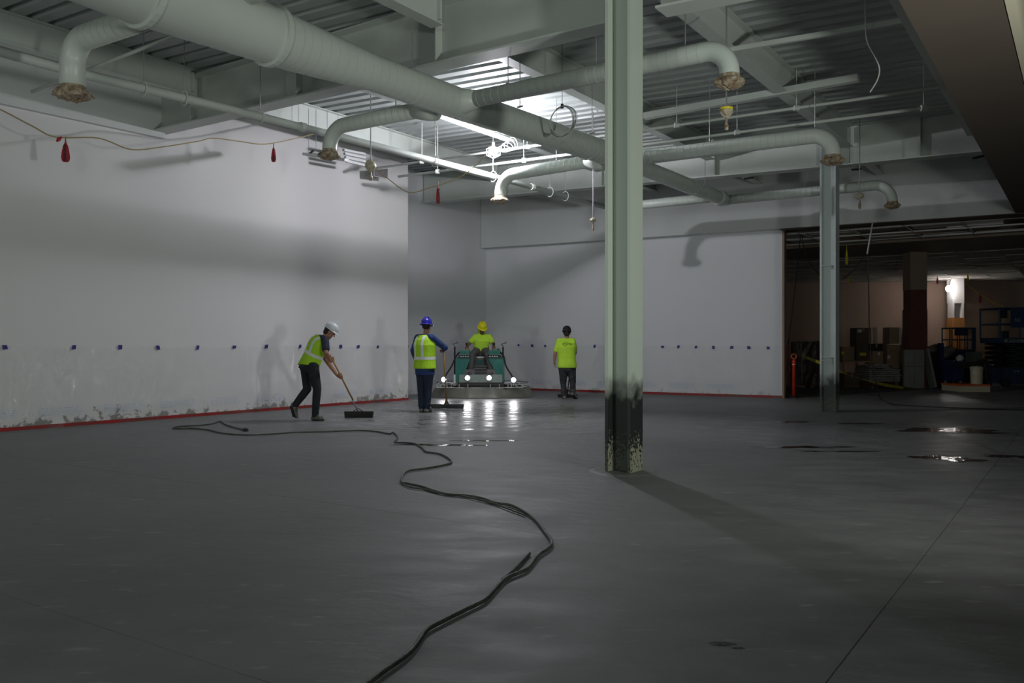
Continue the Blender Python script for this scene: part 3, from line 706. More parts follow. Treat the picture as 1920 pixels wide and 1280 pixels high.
def film(p, q, n, label, wrinkle):
    """plastic sheet hung from the tape line to the floor, with folds; blue print along the foot"""
    p, q = V(p), V(q); L = (q-p).length; d = (q-p).normalized(); nx_, nz_ = int(L/.09), 14; x = B(); g = []
    t = thing('plastic_sheet', (p+q)/2, label, 'plastic sheet')
    for i in range(nx_+1):
        col = []
        for j in range(nz_+1):
            s = L*i/nx_; z = 1.29*j/nz_; sag = .035*abs(math.sin(s*math.pi/1.05))*(j == nz_)
            off = .010+.006*math.sin(s*7+z*3)+wrinkle*max(0, math.sin(s*5.3+2.2*math.sin(z*2.4)))**3*(1-abs(z/1.29-.55))
            col.append(x.verts.new(p+d*s-n*off+V((0, 0, z-sag))))
        g.append(col)
    for i in range(nx_):
        for j in range(nz_): x.faces.new((g[i][j], g[i+1][j], g[i+1][j+1], g[i][j+1]))
    obj('film', x, 'film', t, smooth=True)
    # faint rows of tiny print
    random.seed(3); x = B(); s = .5
    while s < L-.9:
        for row in range(4):
            u = 0
            while u < .62:
                l = random.uniform(.03, .07); z = .20+row*.035
                c0 = p+d*(s+u)-n*(.034+wrinkle); hexa(x, [c0+V((0, 0, z)), c0+d*l+V((0, 0, z)), c0+d*l+V((0, 0, z+.009)), c0+V((0, 0, z+.009))], [y-n*.001 for y in (c0+V((0, 0, z)), c0+d*l+V((0, 0, z)), c0+d*l+V((0, 0, z+.009)), c0+V((0, 0, z+.009)))])
                u += l+random.uniform(.015, .06)
        s += 1.02
    o = obj('blue_print', x, 'print_blue', t); tag(o, kind='stuff')
film(w0+wd*6, wB-wd*.02, wn, 'clear plastic film taped along the foot of the long left wall', .03)
film(cor+bd*.05, bE-bd*.03, bn, 'clear plastic film taped along the foot of the back wall', .008)
film(rc0+U*5.5, cor-U*.05, V((-U.y, U.x, 0)), 'clear plastic film on the recessed wall behind the blue-hatted worker', .02)

# ---------------------------------------------------------------- hose, puddles
hp = [(375,108),(330,97),(295,85),(270,70),(240,80),(190,88),(120,92),(75,95),(60,100),(80,104),(150,103),(220,110),(270,122),(350,131),(450,131),(600,121),(750,117),(900,112),(980,118),(1030,127),(1045,120),(1062,130),(1070,147),(1055,160),(1068,166),(1100,167),(1150,173),(1180,190),(1200,208),(1260,218),(1300,238),(1312,255),(1280,267),(1200,282),(1120,292),(1092,312),(1088,345),(1120,352),(1180,365),(1240,385),(1300,400),(1400,407),(1460,420),(1510,438),(1580,448),(1640,478),(1690,515),(1730,565),(1762,612),(1750,640),(1700,675),(1650,735),(1560,775),(1500,835),(1460,875),(1380,915),(1280,965),(1200,1010),(1150,1080),(1100,1130),(1000,1200),(940,1245),(860,1300)]
t = thing('floor_hose', G(300+1312/2.4, 760+255/2.4), 'long dark muddy hose snaking over the concrete toward the viewer', 'hose')
pp = smoothpath([G(300+a/2.4, 760+b/2.4, .016) for a, b in hp], 5); x = B(); tube(x, pp, .0115, 10); obj('hose_line', x, 'hose', t, smooth=True)
c = pp[0]; x = B(); d = (pp[0]-pp[2]).normalized(); tube(x, [c, c+d*.05, c+d*.14, c+d*.17], [.018, .034, .034, .02], 10); obj('plug', x, 'black', t)
sp2 = smoothpath([G(300+a/2.4, 760+b/2.4, .014) for a, b in ((1090, 350), (1130, 368), (1190, 376), (1250, 392), (1330, 402), (1420, 420), (1500, 440), (1560, 462), (1640, 492))], 5)
x = B(); tube(x, sp2, .008, 8); obj('side_line', x, 'hose', t, smooth=True)
sp2 = smoothpath([G(300+a/2.4, 760+b/2.4, .014) for a, b in ((1663, 665), (1630, 700), (1590, 740), (1540, 785))], 5)
x = B(); tube(x, sp2, .010, 8); obj('side_line', x, 'hose', t, smooth=True)
cord('floor_cable', None, 0, .012, 'rubber', 'thin black cable lying across the floor in front of the opening', 'cable', pts=[G(1640, 700+8, .9)]+[G(a, b, .012) for a, b in ((1652, 748), (1668, 756), (1700, 760), (1760, 763), (1840, 766), (1960, 770))])
def puddle(px, py, rx, ry, label, seed=0):
    random.seed(seed); c = G(px, py); x = B(); n = 36; vs = []; ph = [random.uniform(0, 6) for _ in range(4)]
    for k in range(n):
        a = 2*math.pi*k/n; r = 1+.28*math.sin(2*a+ph[0])+.22*math.sin(5*a+ph[1])+.12*math.sin(9*a+ph[2]); vs.append(c+V((math.cos(a)*rx*r, math.sin(a)*ry*r, 0)))
    lo = [x.verts.new(v_+V((0, 0, .0006))) for v_ in vs]; hi = [x.verts.new(c+(v_-c)*.94+V((0, 0, .003))) for v_ in vs]
    for k in range(n): x.faces.new((lo[k], lo[(k+1) % n], hi[(k+1) % n], hi[k]))
    x.faces.new(hi); x.faces.new(lo[::-1]); tag(obj('puddle', x, 'water', base=c, smooth=False), label, 'puddle', 'puddles on the concrete')
for i, a in enumerate(((1772, 806, .55, .42, 'bright glinting puddle below the blue cart'), (1505, 838, .48, .14, 'longest dark puddle streak on the right floor'), (1785, 860, .30, .22, 'small glinting puddle in front of the larger one'),
          (1722, 857, .16, .08, 'small dark puddle left of the glinting ones'), (1575, 846, .38, .06, 'thin puddle streak trailing off the longest one'), (1480, 791, .30, .12, 'brownish puddle just before the rear column'),
          (1612, 794, .33, .09, 'brownish puddle right of the rear column foot'), (1840, 811, .42, .12, 'dark puddle right of the brightest puddle'), (1915, 856, .35, .16, 'dark puddle cut by the right picture edge'),
          (820, 834, .5, .10, 'thin puddle among the lamp reflections'), (915, 826, .35, .08, 'thin puddle below the headlamp reflections'))): puddle(a[0], a[1], a[2], a[3], a[4], i+3)
c = G(1352, 1207); x = B()
for dx, dy, r, s in ((0, 0, .045, 1), (.06, -.05, .022, 2)):
    vs = [x.verts.new(c+V((dx+math.cos(k*math.pi/9)*r*(1.3+.3*math.sin(3*k+s)), dy+math.sin(k*math.pi/9)*r*.7, .0008))) for k in range(18)]; x.faces.new(vs)
    # low wet smear
tag(obj('wet_smear', x, 'water', base=c), 'small dark wet smear on the near concrete', 'stain')

# ---------------------------------------------------------------- people
def remesh(name, bm, m, parent, vox=.010, it=4, fac=.5, bands=None, keep=None):
    bmesh.ops.recalc_face_normals(bm, faces=bm.faces)
    me = bpy.data.meshes.new(name); bm.to_mesh(me); bm.free(); o = bpy.data.objects.new(name, me); C.objects.link(o)
    r = o.modifiers.new('r', 'REMESH'); r.mode = 'VOXEL'; r.voxel_size = vox
    s = o.modifiers.new('s', 'SMOOTH'); s.factor = fac; s.iterations = it
    dg = bpy.context.evaluated_depsgraph_get(); me2 = bpy.data.meshes.new_from_object(o.evaluated_get(dg))
    bpy.data.objects.remove(o); me2.materials.clear()
    if keep:
        b = B(); b.from_mesh(me2); bmesh.ops.delete(b, geom=[f for f in b.faces if not keep(f.calc_center_median())], context='FACES'); b.to_mesh(me2); b.free()
    extra = []
    if bands:
        for nm, mm, pred, off in bands:
            b = B(); b.from_mesh(me2); b.normal_update(); bmesh.ops.delete(b, geom=[f for f in b.faces if not pred(f.calc_center_median())], context='FACES')
            if len(b.faces) == 0: b.free(); continue
            b.normal_update()
            for v_ in b.verts: v_.co += v_.normal*off
            bmesh.ops.solidify(b, geom=b.faces, thickness=.003)
            extra.append((nm, mm, b))
    me2.transform(wmat(parent).inverted()); me2.materials.append(M[m])
    for p in me2.polygons: p.use_smooth = True
    o = bpy.data.objects.new(name, me2); C.objects.link(o); o.parent = parent
    for nm, mm, b in extra: obj(nm, b, mm, o, smooth=False)
    return o
def caps(bm, p, q, r0, r1, n=12):
    p, q = V(p), V(q); d = (q-p); L = d.length
    if L < 1e-6: d = V((0, 0, 1)); L = 1e-6
    d = d/L; pts, rs = [], []
    for k in range(5): a = math.pi/2*k/4; pts.append(p-d*r0*math.cos(a)); rs.append(max(r0*math.sin(a), r0*.02))
    for k in range(5): a = math.pi/2*k/4; pts.append(q+d*r1*math.sin(a)); rs.append(max(r1*math.cos(a), r1*.02))
    s, t = frame_of(d); rings = []
    for c, r in zip(pts, rs): rings.append([bm.verts.new(c+(s*math.cos(2*math.pi*k/n)+t*math.sin(2*math.pi*k/n))*r) for k in range(n)])
    for a, b in zip(rings, rings[1:]):
        for k in range(n): bm.faces.new((a[k], a[(k+1) % n], b[(k+1) % n], b[k]))
    bm.faces.new(rings[0][::-1]); bm.faces.new(rings[-1])
def ell(bm, c, rx, ry, rz_, m3=None):
    mt = Matrix.Translation(c) @ ((m3.to_4x4() if m3 is not None else Matrix.Identity(4)) @ Matrix.Diagonal((rx, ry, rz_, 1)))
    bmesh.ops.create_uvsphere(bm, u_segments=16, v_segments=10, radius=1, matrix=mt)
def loft(bm, secs, n=20):
    """secs: (centre, right vector half, front vector half)"""
    rings = []
    for c, r, f in secs: rings.append([bm.verts.new(V(c)+V(r)*math.copysign(abs(math.cos(2*math.pi*k/n))**.85, math.cos(2*math.pi*k/n))+V(f)*math.copysign(abs(math.sin(2*math.pi*k/n))**.85, math.sin(2*math.pi*k/n))) for k in range(n)])
    for a, b in zip(rings, rings[1:]):
        for k in range(n): bm.faces.new((a[k], a[(k+1) % n], b[(k+1) % n], b[k]))
    bm.faces.new(rings[0][::-1]); bm.faces.new(rings[-1])
def hand(bm, wr, d, n, side, curl, sc_=1.0, inflate=0):
    """wr wrist, d toward the fingers, n the way the palm faces, side +1/-1 which side the thumb is on"""
    d = V(d).normalized(); n = (V(n)-d*V(n).dot(d)).normalized(); s = d.cross(n)*side
    R3 = Matrix((s, d, n)).transposed()
    ell(bm, wr+d*.05*sc_, .042*sc_+inflate, .056*sc_+inflate, .018*sc_+inflate, R3)
    caps(bm, wr-d*.02, wr+d*.02, .024*sc_+inflate, .026*sc_+inflate)
    for i, (lx, L) in enumerate(((.030, .072), (.010, .080), (-.010, .075), (-.029, .060))):
        p = wr+(d*.088+s*lx)*sc_; q = wr+(d*.055+s*lx*.9)*sc_; r = (.0092-.0005*i)*sc_+inflate; caps(bm, q, p, r*1.15, r, 8); a = 0
        for k, fr in enumerate((.45, .32, .23)):
            a += curl*(.8 if k == 0 else 1.0); dd = d*math.cos(a)+n*math.sin(a); e = p+dd*L*fr*sc_; caps(bm, p, e, r, r*.9, 8); p = e
    p = wr+(d*.025+s*.026)*sc_; r = .0115*sc_+inflate
    dd = (d*.55+s*.55+n*(.2+.5*curl)).normalized(); e = p+dd*.042*sc_; caps(bm, p, e, r*1.2, r, 8)
    dd = (d*.8+n*(.2+.75*curl)-s*.15*curl).normalized(); e2 = e+dd*.036*sc_; caps(bm, e, e2, r, r*.85, 8)
def person(loc, label, J, face, mats, kind, pants='dark_trousers', sleeves='short', vest=False, hat='hard', hood=False):
    t = thing('person', loc, label, 'person')
    g = lambda k: V(J[k])
    neck, head = g('neck'), g('head'); shL, shR, hL, hR = g('shL'), g('shR'), g('hipL'), g('hipR')
    pel = (hL+hR)/2+V((0, 0, .02)); cs = (shL+shR)/2
    up = (cs-pel).normalized(); rt = (shR-shL); rt = (rt-up*rt.dot(up)).normalized(); fw = up.cross(rt)   # right x ... front
    hrt = (hR-hL).normalized()
    TL = (cs-pel).length
    sw = (shR-shL).length/2
    gi = J.get('girth', 1.0)
    def torso(bm, g_, bottom=-.06, topk=1.0):
        S = []
        for k, wx, wy_, fo in ((bottom/TL, .165, .115, 0), (.08, .165, .118, 0), (.28, .150, .108, .012), (.5, .158, .112, .01), (.75, .175, .118, .0), (.92, .168, .098, -.005), (1.03, .12, .075, 0), (1.1, .065, .06, .005)):
            if k > topk: continue
            r_ = hrt.lerp(rt, min(1, max(0, k))).normalized(); gg = 1+(gi-1)*min(1, max(0, (1.02-k)/.25)); S.append((pel+up*TL*k+fw*fo, r_*(wx*gg+g_), fw*(wy_*gg+g_)))
        loft(bm, S)
    fc = V(face).normalized(); hu = V((0, 0, 1)) if abs(fc.z) < .9 else V((0, 1, 0)); hr = fc.cross(hu).normalized(); hu = hr.cross(fc).normalized()
    R3 = Matrix((hr, fc, hu)).transposed()
    hp = lambda x, y, z: head+R3 @ V((x, y, z))
    # body
    bm = B(); torso(bm, -.022)
    caps(bm, neck-up*.06, head-hu*.04, .058, .054)
    ell(bm, hp(0, -.012, .025), .076, .094, .092, R3); ell(bm, hp(0, .012, -.045), .058, .072, .072, R3); ell(bm, hp(0, .06, -.088), .028, .026, .022, R3)
    caps(bm, hp(0, .085, .02), hp(0, .108, -.018), .009, .014, 8); ell(bm, hp(.02, .085, .028), .03, .016, .010, R3); ell(bm, hp(-.02, .085, .028), .03, .016, .010, R3)
    for s in (-1, 1): ell(bm, hp(.078*s, -.005, -.008), .010, .020, .032, R3); ell(bm, hp(.035*s, .066, -.025), .02, .018, .02, R3)
    for a, s in (('L', shL), ('R', shR)):
        el, wr = g('el'+a), g('wr'+a); caps(bm, s, el, .050, .041); caps(bm, el, el.lerp(wr, .35), .041, .042); caps(bm, el.lerp(wr, .3), wr, .042, .027)
        hd, hn, side, curl = J['hand'+a]; hand(bm, wr, hd, hn, side, curl, 1.04)
    for a, h in (('L', hL), ('R', hR)):
        kn, an = g('kn'+a), g('an'+a); caps(bm, h, kn, .078, .052); caps(bm, kn, kn.lerp(an, .4), .052, .052); caps(bm, kn.lerp(an, .35), an, .050, .034)
        caps(bm, an, an.lerp(g('toe'+a), .7), .036, .03)
    bd_ = remesh('body', bm, mats['skin'], t, .0075, 2)
    x = B()
    for s in (-1, 1): ell(x, hp(.032*s, .080, .008), .011, .008, .008, R3)
    obj('eyes', x, 'eye', bd_, smooth=True)
    x = B(); ell(x, hp(0, .080, -.052), .024, .008, .007, R3); obj('lips', x, 'lips', bd_, smooth=True)
    # trousers
    bm = B(); S = []
    for k, wx, wy_ in ((-.02, .165, .125), (.06, .168, .128), (.13, .160, .122)): S.append((pel+up*k, hrt*(wx*gi+.004), fw*(wy_*gi+.002)))
    loft(bm, S); caps(bm, hL, hR, .112*gi, .112*gi)
    bum = pel-fw*.045-V((0, 0, .07)); caps(bm, bum-hrt*.06, bum+hrt*.06, .10, .10)
    for a, h in (('L', hL), ('R', hR)):
        kn, an = g('kn'+a), g('an'+a); e = kn.lerp(an, .98)
        caps(bm, h, kn, .105*gi, .072*(1+(gi-1)*.5)); caps(bm, kn, kn.lerp(an, .45), .074, .070); caps(bm, kn.lerp(an, .4), e, .070, .060)
        # folds
        for q in (.55, .72, .86): c = kn.lerp(an, q); caps(bm, c-hrt*.03, c+hrt*.03+V((0, 0, .02)), .050, .046, 8)
    remesh('trousers', bm, pants, t, .010, 3)
    # boots
    for a in 'LR':
        an, toe = g('an'+a), g('toe'+a); d = (toe-an).normalized(); dn = (an-g('kn'+a)).normalized(); heel = an+dn*.055-d*.03
        x = B(); caps(x, an-dn*.10, an+dn*.01, .052, .050); caps(x, heel, toe-d*.03, .046, .040); caps(x, an+dn*.01, toe-d*.06, .045, .036)
        flat = abs(d.z) < .35
        if flat:
            o = remesh('boot', x, 'boot', t, .009, 2, keep=None)
            s2 = V((d.y, -d.x, 0)).normalized(); c = (heel+toe)/2; b = B(); n_ = 16; lo, hi = [], []
            ff = V((d.x, d.y, 0)).normalized(); L2 = (toe-heel).dot(ff)/2+.035
            for k in range(n_):
                th = 2*math.pi*k/n_; q = c+ff*math.cos(th)*L2+s2*math.sin(th)*.047
                lo.append(b.verts.new((q.x, q.y, .004))); hi.append(b.verts.new((q.x, q.y, .034)))
            for k in range(n_): b.faces.new((lo[k], lo[(k+1) % n_], hi[(k+1) % n_], hi[k]))
            b.faces.new(lo[::-1]); b.faces.new(hi); obj('sole', b, 'rubber', o)
        else:
            o = remesh('boot', x, 'boot', t, .009, 2)
            b = B(); nn = d.cross(hrt).normalized(); nn = nn if nn.dot(dn) > 0 else -nn; c0 = heel+nn*.03; c1_ = toe-d*.02+nn*.030
            hexa(b, [c0-hrt*.036, c0+hrt*.036, c1_+hrt*.045, c1_-hrt*.045], [q+nn*.02 for q in (c0-hrt*.036, c0+hrt*.036, c1_+hrt*.045, c1_-hrt*.045)]); obj('sole', b, 'rubber', o, bevel=.008)
    # shirt
    bm = B(); torso(bm, .004+J.get('loose', 0), J.get('hem', -.10))
    for a, s in (('L', shL), ('R', shR)):
        el, wr = g('el'+a), g('wr'+a)
        if sleeves == 'long':
            caps(bm, s, el, .072, .056); caps(bm, el, wr.lerp(el, .08), .056, .042)
            for q in (.3, .6, .9): c = s.lerp(el, q); caps(bm, c-rt*.01, c+rt*.01, .064, .060, 8)
        else: caps(bm, s, s.lerp(el, .62), .070, .068); caps(bm, s.lerp(el, .4), s.lerp(el, .70), .066, .070)
        caps(bm, s, cs+up*.01, .066, .07)
    cen = pel+up*TL*.5
    sh = remesh('shirt', bm, mats['shirt'], t, .0105, 3)
    if sleeves == 'tshirt_under': pass
    if J.get('logo'):
        bk = pel+up*TL*.84-fw*.158; x = B()
        def tr(pts): tube(x, [bk+rt*u_+up*v_-fw*.012 for u_, v_ in pts], .004, 5)
        tr(((-.10, .035), (-.07, .05), (0, .055), (.09, .03), (.13, 0))); tr(((-.11, .03), (-.04, -.03), (.01, .01)))
        for k in range(9): tr(((-.06+k*.02, .028-k*.004), (-.05+k*.02, .040-k*.005)))
        obj('shirt_print', x, 'ink', sh)
    if vest:
        bm = B(); S = []
        bot = J.get('vest_bottom', -.04)
        for k, wx, wy_ in ((bot/TL, .185, .135), (.06, .180, .130), (.28, .168, .124), (.5, .172, .126), (.75, .186, .134), (.93, .176, .122), (1.03, .136, .096), (1.09, .075, .070)):
            r_ = hrt.lerp(rt, min(1, max(0, k))).normalized(); gg = 1+(gi-1)*min(1, max(0, (1.02-k)/.25)); S.append((pel+up*TL*k, r_*(wx*gg+.012+J.get('loose', 0)), fw*(wy_*gg+.016+J.get('loose', 0))))
        loft(bm, S)
        def loc(c): c = c-pel; return c.dot(rt), c.dot(fw), c.dot(up)/TL
        bz0, bz1 = J.get('band', (.30, .42))
        def band(c): x_, y_, z_ = loc(c); return bz0 < z_ < bz1
        def vert(c): x_, y_, z_ = loc(c); return z_ > bz1 and z_ < 1.05 and abs(abs(x_)-.095) < .027
        vs = remesh('vest', bm, 'lime', t, .0095, 3, bands=(('reflective_band', 'silver', band, .005), ('shoulder_stripe', 'silver', vert, .005)))
    if hood:
        x = B(); 
        ell(x, neck-fc*.05+V((0, 0, .02)), .105, .08, .07, R3); caps(x, neck-hr*.08+fc*.03, neck+fc*.075-up*.07, .03, .03); caps(x, neck+hr*.08+fc*.03, neck+fc*.075-up*.07, .03, .03)
        remesh('hood', x, mats['shirt'], t, .010, 3)
    # hair
    x = B(); ell(x, hp(0, -.026, .022), .081, .090, .090, R3); ell(x, hp(0, -.050, -.030 if not J.get('short') else .0), .066, .055, .055, R3)
    remesh('hair', x, 'hair', t, .009, 2, keep=lambda c: (R3.transposed() @ (c-head)).y < .055)
    # hat
    tilt = R3
    if hat in ('hard', 'hardbrim'):
        x = B(); n = 24; rings = []
        prof = [(1.0, .0), (1.0, .03), (.96, .062), (.84, .092), (.62, .115), (.32, .128), (.05, .131)]
        for r, z in prof:
            rings.append([x.verts.new(hp(math.cos(2*math.pi*k/n)*.104*r, -.008+math.sin(2*math.pi*k/n)*.128*r, .045+z*1.05)) for k in range(n)])
        for a, b in zip(rings, rings[1:]):
            for k in range(n): x.faces.new((a[k], a[(k+1) % n], b[(k+1) % n], b[k]))
        x.faces.new(rings[-1]); x.faces.new(rings[0][::-1]); hh = obj('hard_hat', x, mats['hat'], t, smooth=True)
        x = B(); lo, hi = [], []
        for k in range(32):
            th = 2*math.pi*k/32; fr = max(0, math.sin(th)); e = (.034 if hat == 'hardbrim' else .006)+(.020 if hat == 'hardbrim' else .048)*fr**3
            ci, co_ = math.cos(th), math.sin(th); lo.append((x.verts.new(hp(ci*.100, -.008+co_*.124, .052)), x.verts.new(hp(ci*(.104+e*.8), -.008+co_*(.128+e), .034-e*.15)), x.verts.new(hp(ci*(.104+e*.8), -.008+co_*(.128+e), .041-e*.15)), x.verts.new(hp(ci*.103, -.008+co_*.127, .062))))
        for k in range(32):
            a, b = lo[k], lo[(k+1) % 32]
            for j in range(4): x.faces.new((a[j], b[j], b[(j+1) % 4], a[(j+1) % 4]))
        obj('brim', x, mats['hat'], hh, smooth=True)
        x = B()
        for off in ((-.03, 0, .03) if mats['hat'] != 'cap' else ()): tube(x, [hp(off, -.008+.128*math.cos(a)*.96, .05+.139*math.sin(a)) for a in [math.pi*k/14 for k in range(1, 14)]], .008, 6)
        if mats['hat'] != 'cap': obj('ridge', x, mats['hat'], hh, smooth=True)
        else: x.free()
    else:
        x = B(); ell(x, hp(0, -.008, .050), .086, .104, .082, R3); cp = remesh('cap', x, 'cap', t, .008, 2, keep=lambda c: (R3.transposed() @ (c-head)).z > .022)
        x = B(); lo = []
        for k in range(11):
            th = math.pi*k/10; ci, co_ = math.cos(th), math.sin(th); lo.append((x.verts.new(hp(ci*.080, .06+co_*.03, .034)), x.verts.new(hp(ci*.088, .07+co_*.085, .020)), x.verts.new(hp(ci*.088, .07+co_*.085, .025)), x.verts.new(hp(ci*.080, .06+co_*.03, .042))))
        for a, b in zip(lo, lo[1:]):
            for j in range(4): x.faces.new((a[j], b[j], b[(j+1) % 4], a[(j+1) % 4]))
        obj('peak', x, 'cap', cp)
    return t
def grip(Gp, axis, fore, off=.028):
    """wrist, hand direction and palm normal for a fist round a pole through Gp"""
    axis = V(axis).normalized(); fore = V(fore).normalized(); d = (fore-axis*fore.dot(axis)).normalized(); n = axis.cross(d).normalized()
    return d, n
# --- worker 1: white hat, sweeping
Y1 = 14.8
A = lambda x, y, dy=0: P(520+x/5.333, 580+y/5.333, Y1+dy)
bt, bb2 = A(541, 482, -.06), P(520+806/5.333, 580+1004/5.333, 15.35)
ax = (bb2-bt).normalized()
def ongrip(pt, ax, el, flip=1):
    fore = (pt-V(el)).normalized(); d = (fore-ax*fore.dot(ax)*.65).normalized(); n = (ax.cross(d)*flip).normalized()
    return pt-d*.072-n*.030, d, n
elR, elL = A(487, 432, -.30), A(478, 490, .24)
gR, gL_ = bt+ax*.05, bt.lerp(bb2, .345)
wr_R, dR, nR = ongrip(gR, ax, elR); wr_L, dL, nL = ongrip(gL_, ax, elL, -1)
J = dict(head=A(524, 226, .0), neck=A(462, 268, 0), shR=A(478, 305, -.15), shL=A(395, 288, .15), elR=elR, elL=elL, wrR=wr_R, wrL=wr_L,
         handR=(dR, nR, -1, 1.15), handL=(dL, nL, 1, 1.15), hipR=A(350, 560, -.075), hipL=A(288, 560, .085), knR=A(398, 790, -.12), knL=A(300, 795, .10), anR=A(378, 1062, -.10), anL=A(178, 955, .12),
         toeR=A(450, 1090, -.14), toeL=A(192, 1085, .10), vest_bottom=-.05, band=(.34, .45), girth=1.08)
person(G(595, 789), 'person in white hard hat and lime vest bending over a push broom', J, (.80, .12, -.60), dict(skin='skin', shirt='navy', hat='whitehat'), 1, vest=True)
t = thing('push_broom', (bb2.x, bb2.y, 0), 'wooden-handled push broom held by the worker in the white hard hat', 'broom')
x = B(); tube(x, [bt-ax*.06, bt.lerp(bb2, .8)], .014, 8); obj('handle', x, 'wood_handle', t, smooth=True)
x = B(); tube(x, [bt.lerp(bb2, .78), bb2+V((0, 0, -.03))], .012, 8); obj('ferrule', x, 'steel', t, smooth=True)
h0, h1 = P(520+672/5.333, 580+1006/5.333, 15.35), P(520+960/5.333, 580+1010/5.333, 15.35)
x = B(); box(x, h0.x, h1.x, 15.31, 15.39, bb2.z-.08, bb2.z-.025); obj('broom_head', x, 'bristle', t, bevel=.008)
x = B(); random.seed(1)
for k in range(64):
    for rr in range(3):
        cx_ = h0.x+.01+(h1.x-h0.x-.02)*k/63; cy_ = 15.325+rr*.025; box(x, cx_-.0035, cx_+.0035, cy_-.009, cy_+.009, .002, bb2.z-.08)
o = obj('bristles', x, 'bristle', t); tag(o, kind='stuff')
x = B(); bar(x, bb2+V((-.09, 0, -.03)), bb2+V((0, 0, .03)), .02, .012); bar(x, bb2+V((.09, 0, -.03)), bb2+V((0, 0, .03)), .02, .012); obj('bracket', x, 'bristle', t)
# --- worker 2: blue hat, from behind
Y2 = 16.5
A = lambda x, y, dy=0: P(750+x/5.333, 580+y/5.333, Y2+dy)
ptop, pbot = A(436, 418, .30), P(750+465/5.333, 580+958/5.333, 17.5)
ax = (pbot-ptop).normalized(); el = A(452, 385, .10); wrR_, d_, n_ = ptop+V((-.0, -.095, .028)), V((-.35, .9, .05)), V((0, 0, -1))
J = dict(head=A(266, 172, .02), neck=A(262, 222), shR=A(318, 280, -.12), shL=A(178, 282, .12), elR=el, elL=A(133, 420, .06), wrR=wrR_, wrL=A(165, 520, .24),
         handR=(d_, n_, -1, .75), handL=((.5, .3, -.7), (.9, -.1, .3), 1, .4), hipL=A(214, 590, .06), hipR=A(284, 592, -.06), knL=A(212, 795, .05), knR=A(282, 795, -.03), anL=A(216, 985, .04), anR=A(272, 985, -.03),
         toeL=A(226, 1012, .20), toeR=A(305, 1014, .10), vest_bottom=-.02, band=(.26, .36), girth=1.13, hem=-.14, loose=.016, short=1)
for k in 'LR': J['toe'+k].z = .045; J['an'+k].z = .085
person(G(801, 773), 'person in blue hard hat and lime vest seen from behind, leaning on a squeegee', J, (.30, .93, -.12), dict(skin='skin', shirt='blue_shirt', hat='bluehat'), 2, pants='blue_jeans', sleeves='long', vest=True, hat='hardbrim')
t = thing('floor_squeegee', (pbot.x, pbot.y, 0), 'long squeegee standing upright under the blue-hatted worker\'s hand', 'squeegee')
x = B(); tube(x, [ptop, pbot], .014, 8); obj('handle', x, 'wood_handle', t, smooth=True)
x = B(); h0, h1 = P(750+312/5.333, 765, 17.6), P(750+642/5.333, 765, 17.6); box(x, h0.x, h1.x, 17.48, 17.52, .035, .09); obj('squeegee_bar', x, 'black', t, bevel=.006)
x = B(); box(x, h0.x+.01, h1.x-.01, 17.494, 17.506, .002, .04); obj('rubber_blade', x, 'rubber', t)
x = B(); lathe(x, [(.06, 0), (.035, .04), (.018, .10), (.016, .14)], (pbot.x, 17.5, .085), 10); obj('socket', x, 'black', t)
# --- worker 4: lime shirt, walking away
Y4 = 20.6
A = lambda x, y, dy=0: P(750+x/5.333, 580+y/5.333, Y4+dy)
J = dict(head=A(1668, 238, .04), neck=A(1666, 286), shR=A(1730, 314, .0), shL=A(1592, 314, .0), elR=A(1752, 430, .08), elL=A(1553, 438, .0), wrR=A(1722, 500, .26), wrL=A(1543, 520, .04),
         handR=((-.3, .6, -.5), (-.6, -.1, .2), 1, .9), handL=((.05, .1, -1), (1, 0, .1), -1, .45), hipL=A(1634, 572, .0), hipR=A(1708, 572, .0), knL=A(1632, 730, .05), knR=A(1728, 725, .02), anL=A(1643, 872, .02), anR=A(1728, 832, -.12),
         toeL=A(1640, 888, .18), toeR=A(1762, 890, .0), logo=1, girth=1.2, loose=.03, hem=-.045)
J['toeL'].z = .045; J['anL'].z = .085
person(G(1058, 748), 'person in lime t-shirt and dark hat walking away along the back wall', J, (.12, .97, -.15), dict(skin='skin', shirt='limeshirt', hat='cap'), 4, pants='splash_trousers', hat='hard')
t = thing('floor_squeegee', G(1066, 742), 'short dark squeegee pushed by the worker in the lime t-shirt', 'squeegee')
p0, p1 = A(1712, 520, .34), A(1672, 850, .5); p1.z = .07; x = B(); tube(x, [p0, p1], .013, 8); obj('handle', x, 'machdark', t)
x = B(); box(x, p1.x-.24, p1.x+.24, p1.y-.02, p1.y+.02, .03, .085); obj('squeegee_bar', x, 'black', t, bevel=.006)
x = B(); box(x, p1.x-.23, p1.x+.23, p1.y-.005, p1.y+.005, .002, .04); obj('rubber_blade', x, 'rubber', t)
# --- worker 3: rider
Y3 = 21.55
A = lambda x, y, dy=0: P(750+x/5.333, 580+y/5.333, Y3+dy)
J = dict(head=A(822, 190, -.02), neck=A(818, 238, .06), shR=A(752, 272, .06), shL=A(892, 272, .06), elR=A(698, 338, -.02), elL=A(930, 338, -.02), wrR=A(672, 366, -.26), wrL=A(936, 366, -.26),
         handR=((.1, -.75, -.5), (0, -.4, -1), -1, .8), handL=((-.1, -.75, -.5), (0, -.4, -1), 1, .8), hipR=A(775, 415, .12), hipL=A(848, 415, .12), knR=A(722, 452, -.36), knL=A(878, 452, -.36), anR=A(704, 625, -.34), anL=A(908, 625, -.34),
         toeR=A(694, 640, -.50), toeL=A(918, 640, -.50), girth=1.15, loose=.01)
person(A(812, 640), 'person in yellow hard hat and lime hoodie riding the trowel machine', J, (.22, -.82, -.52), dict(skin='skin_dark', shirt='limeshirt', hat='yellowhat'), 3, pants='grey_trousers', hat='hardbrim', hood=True)

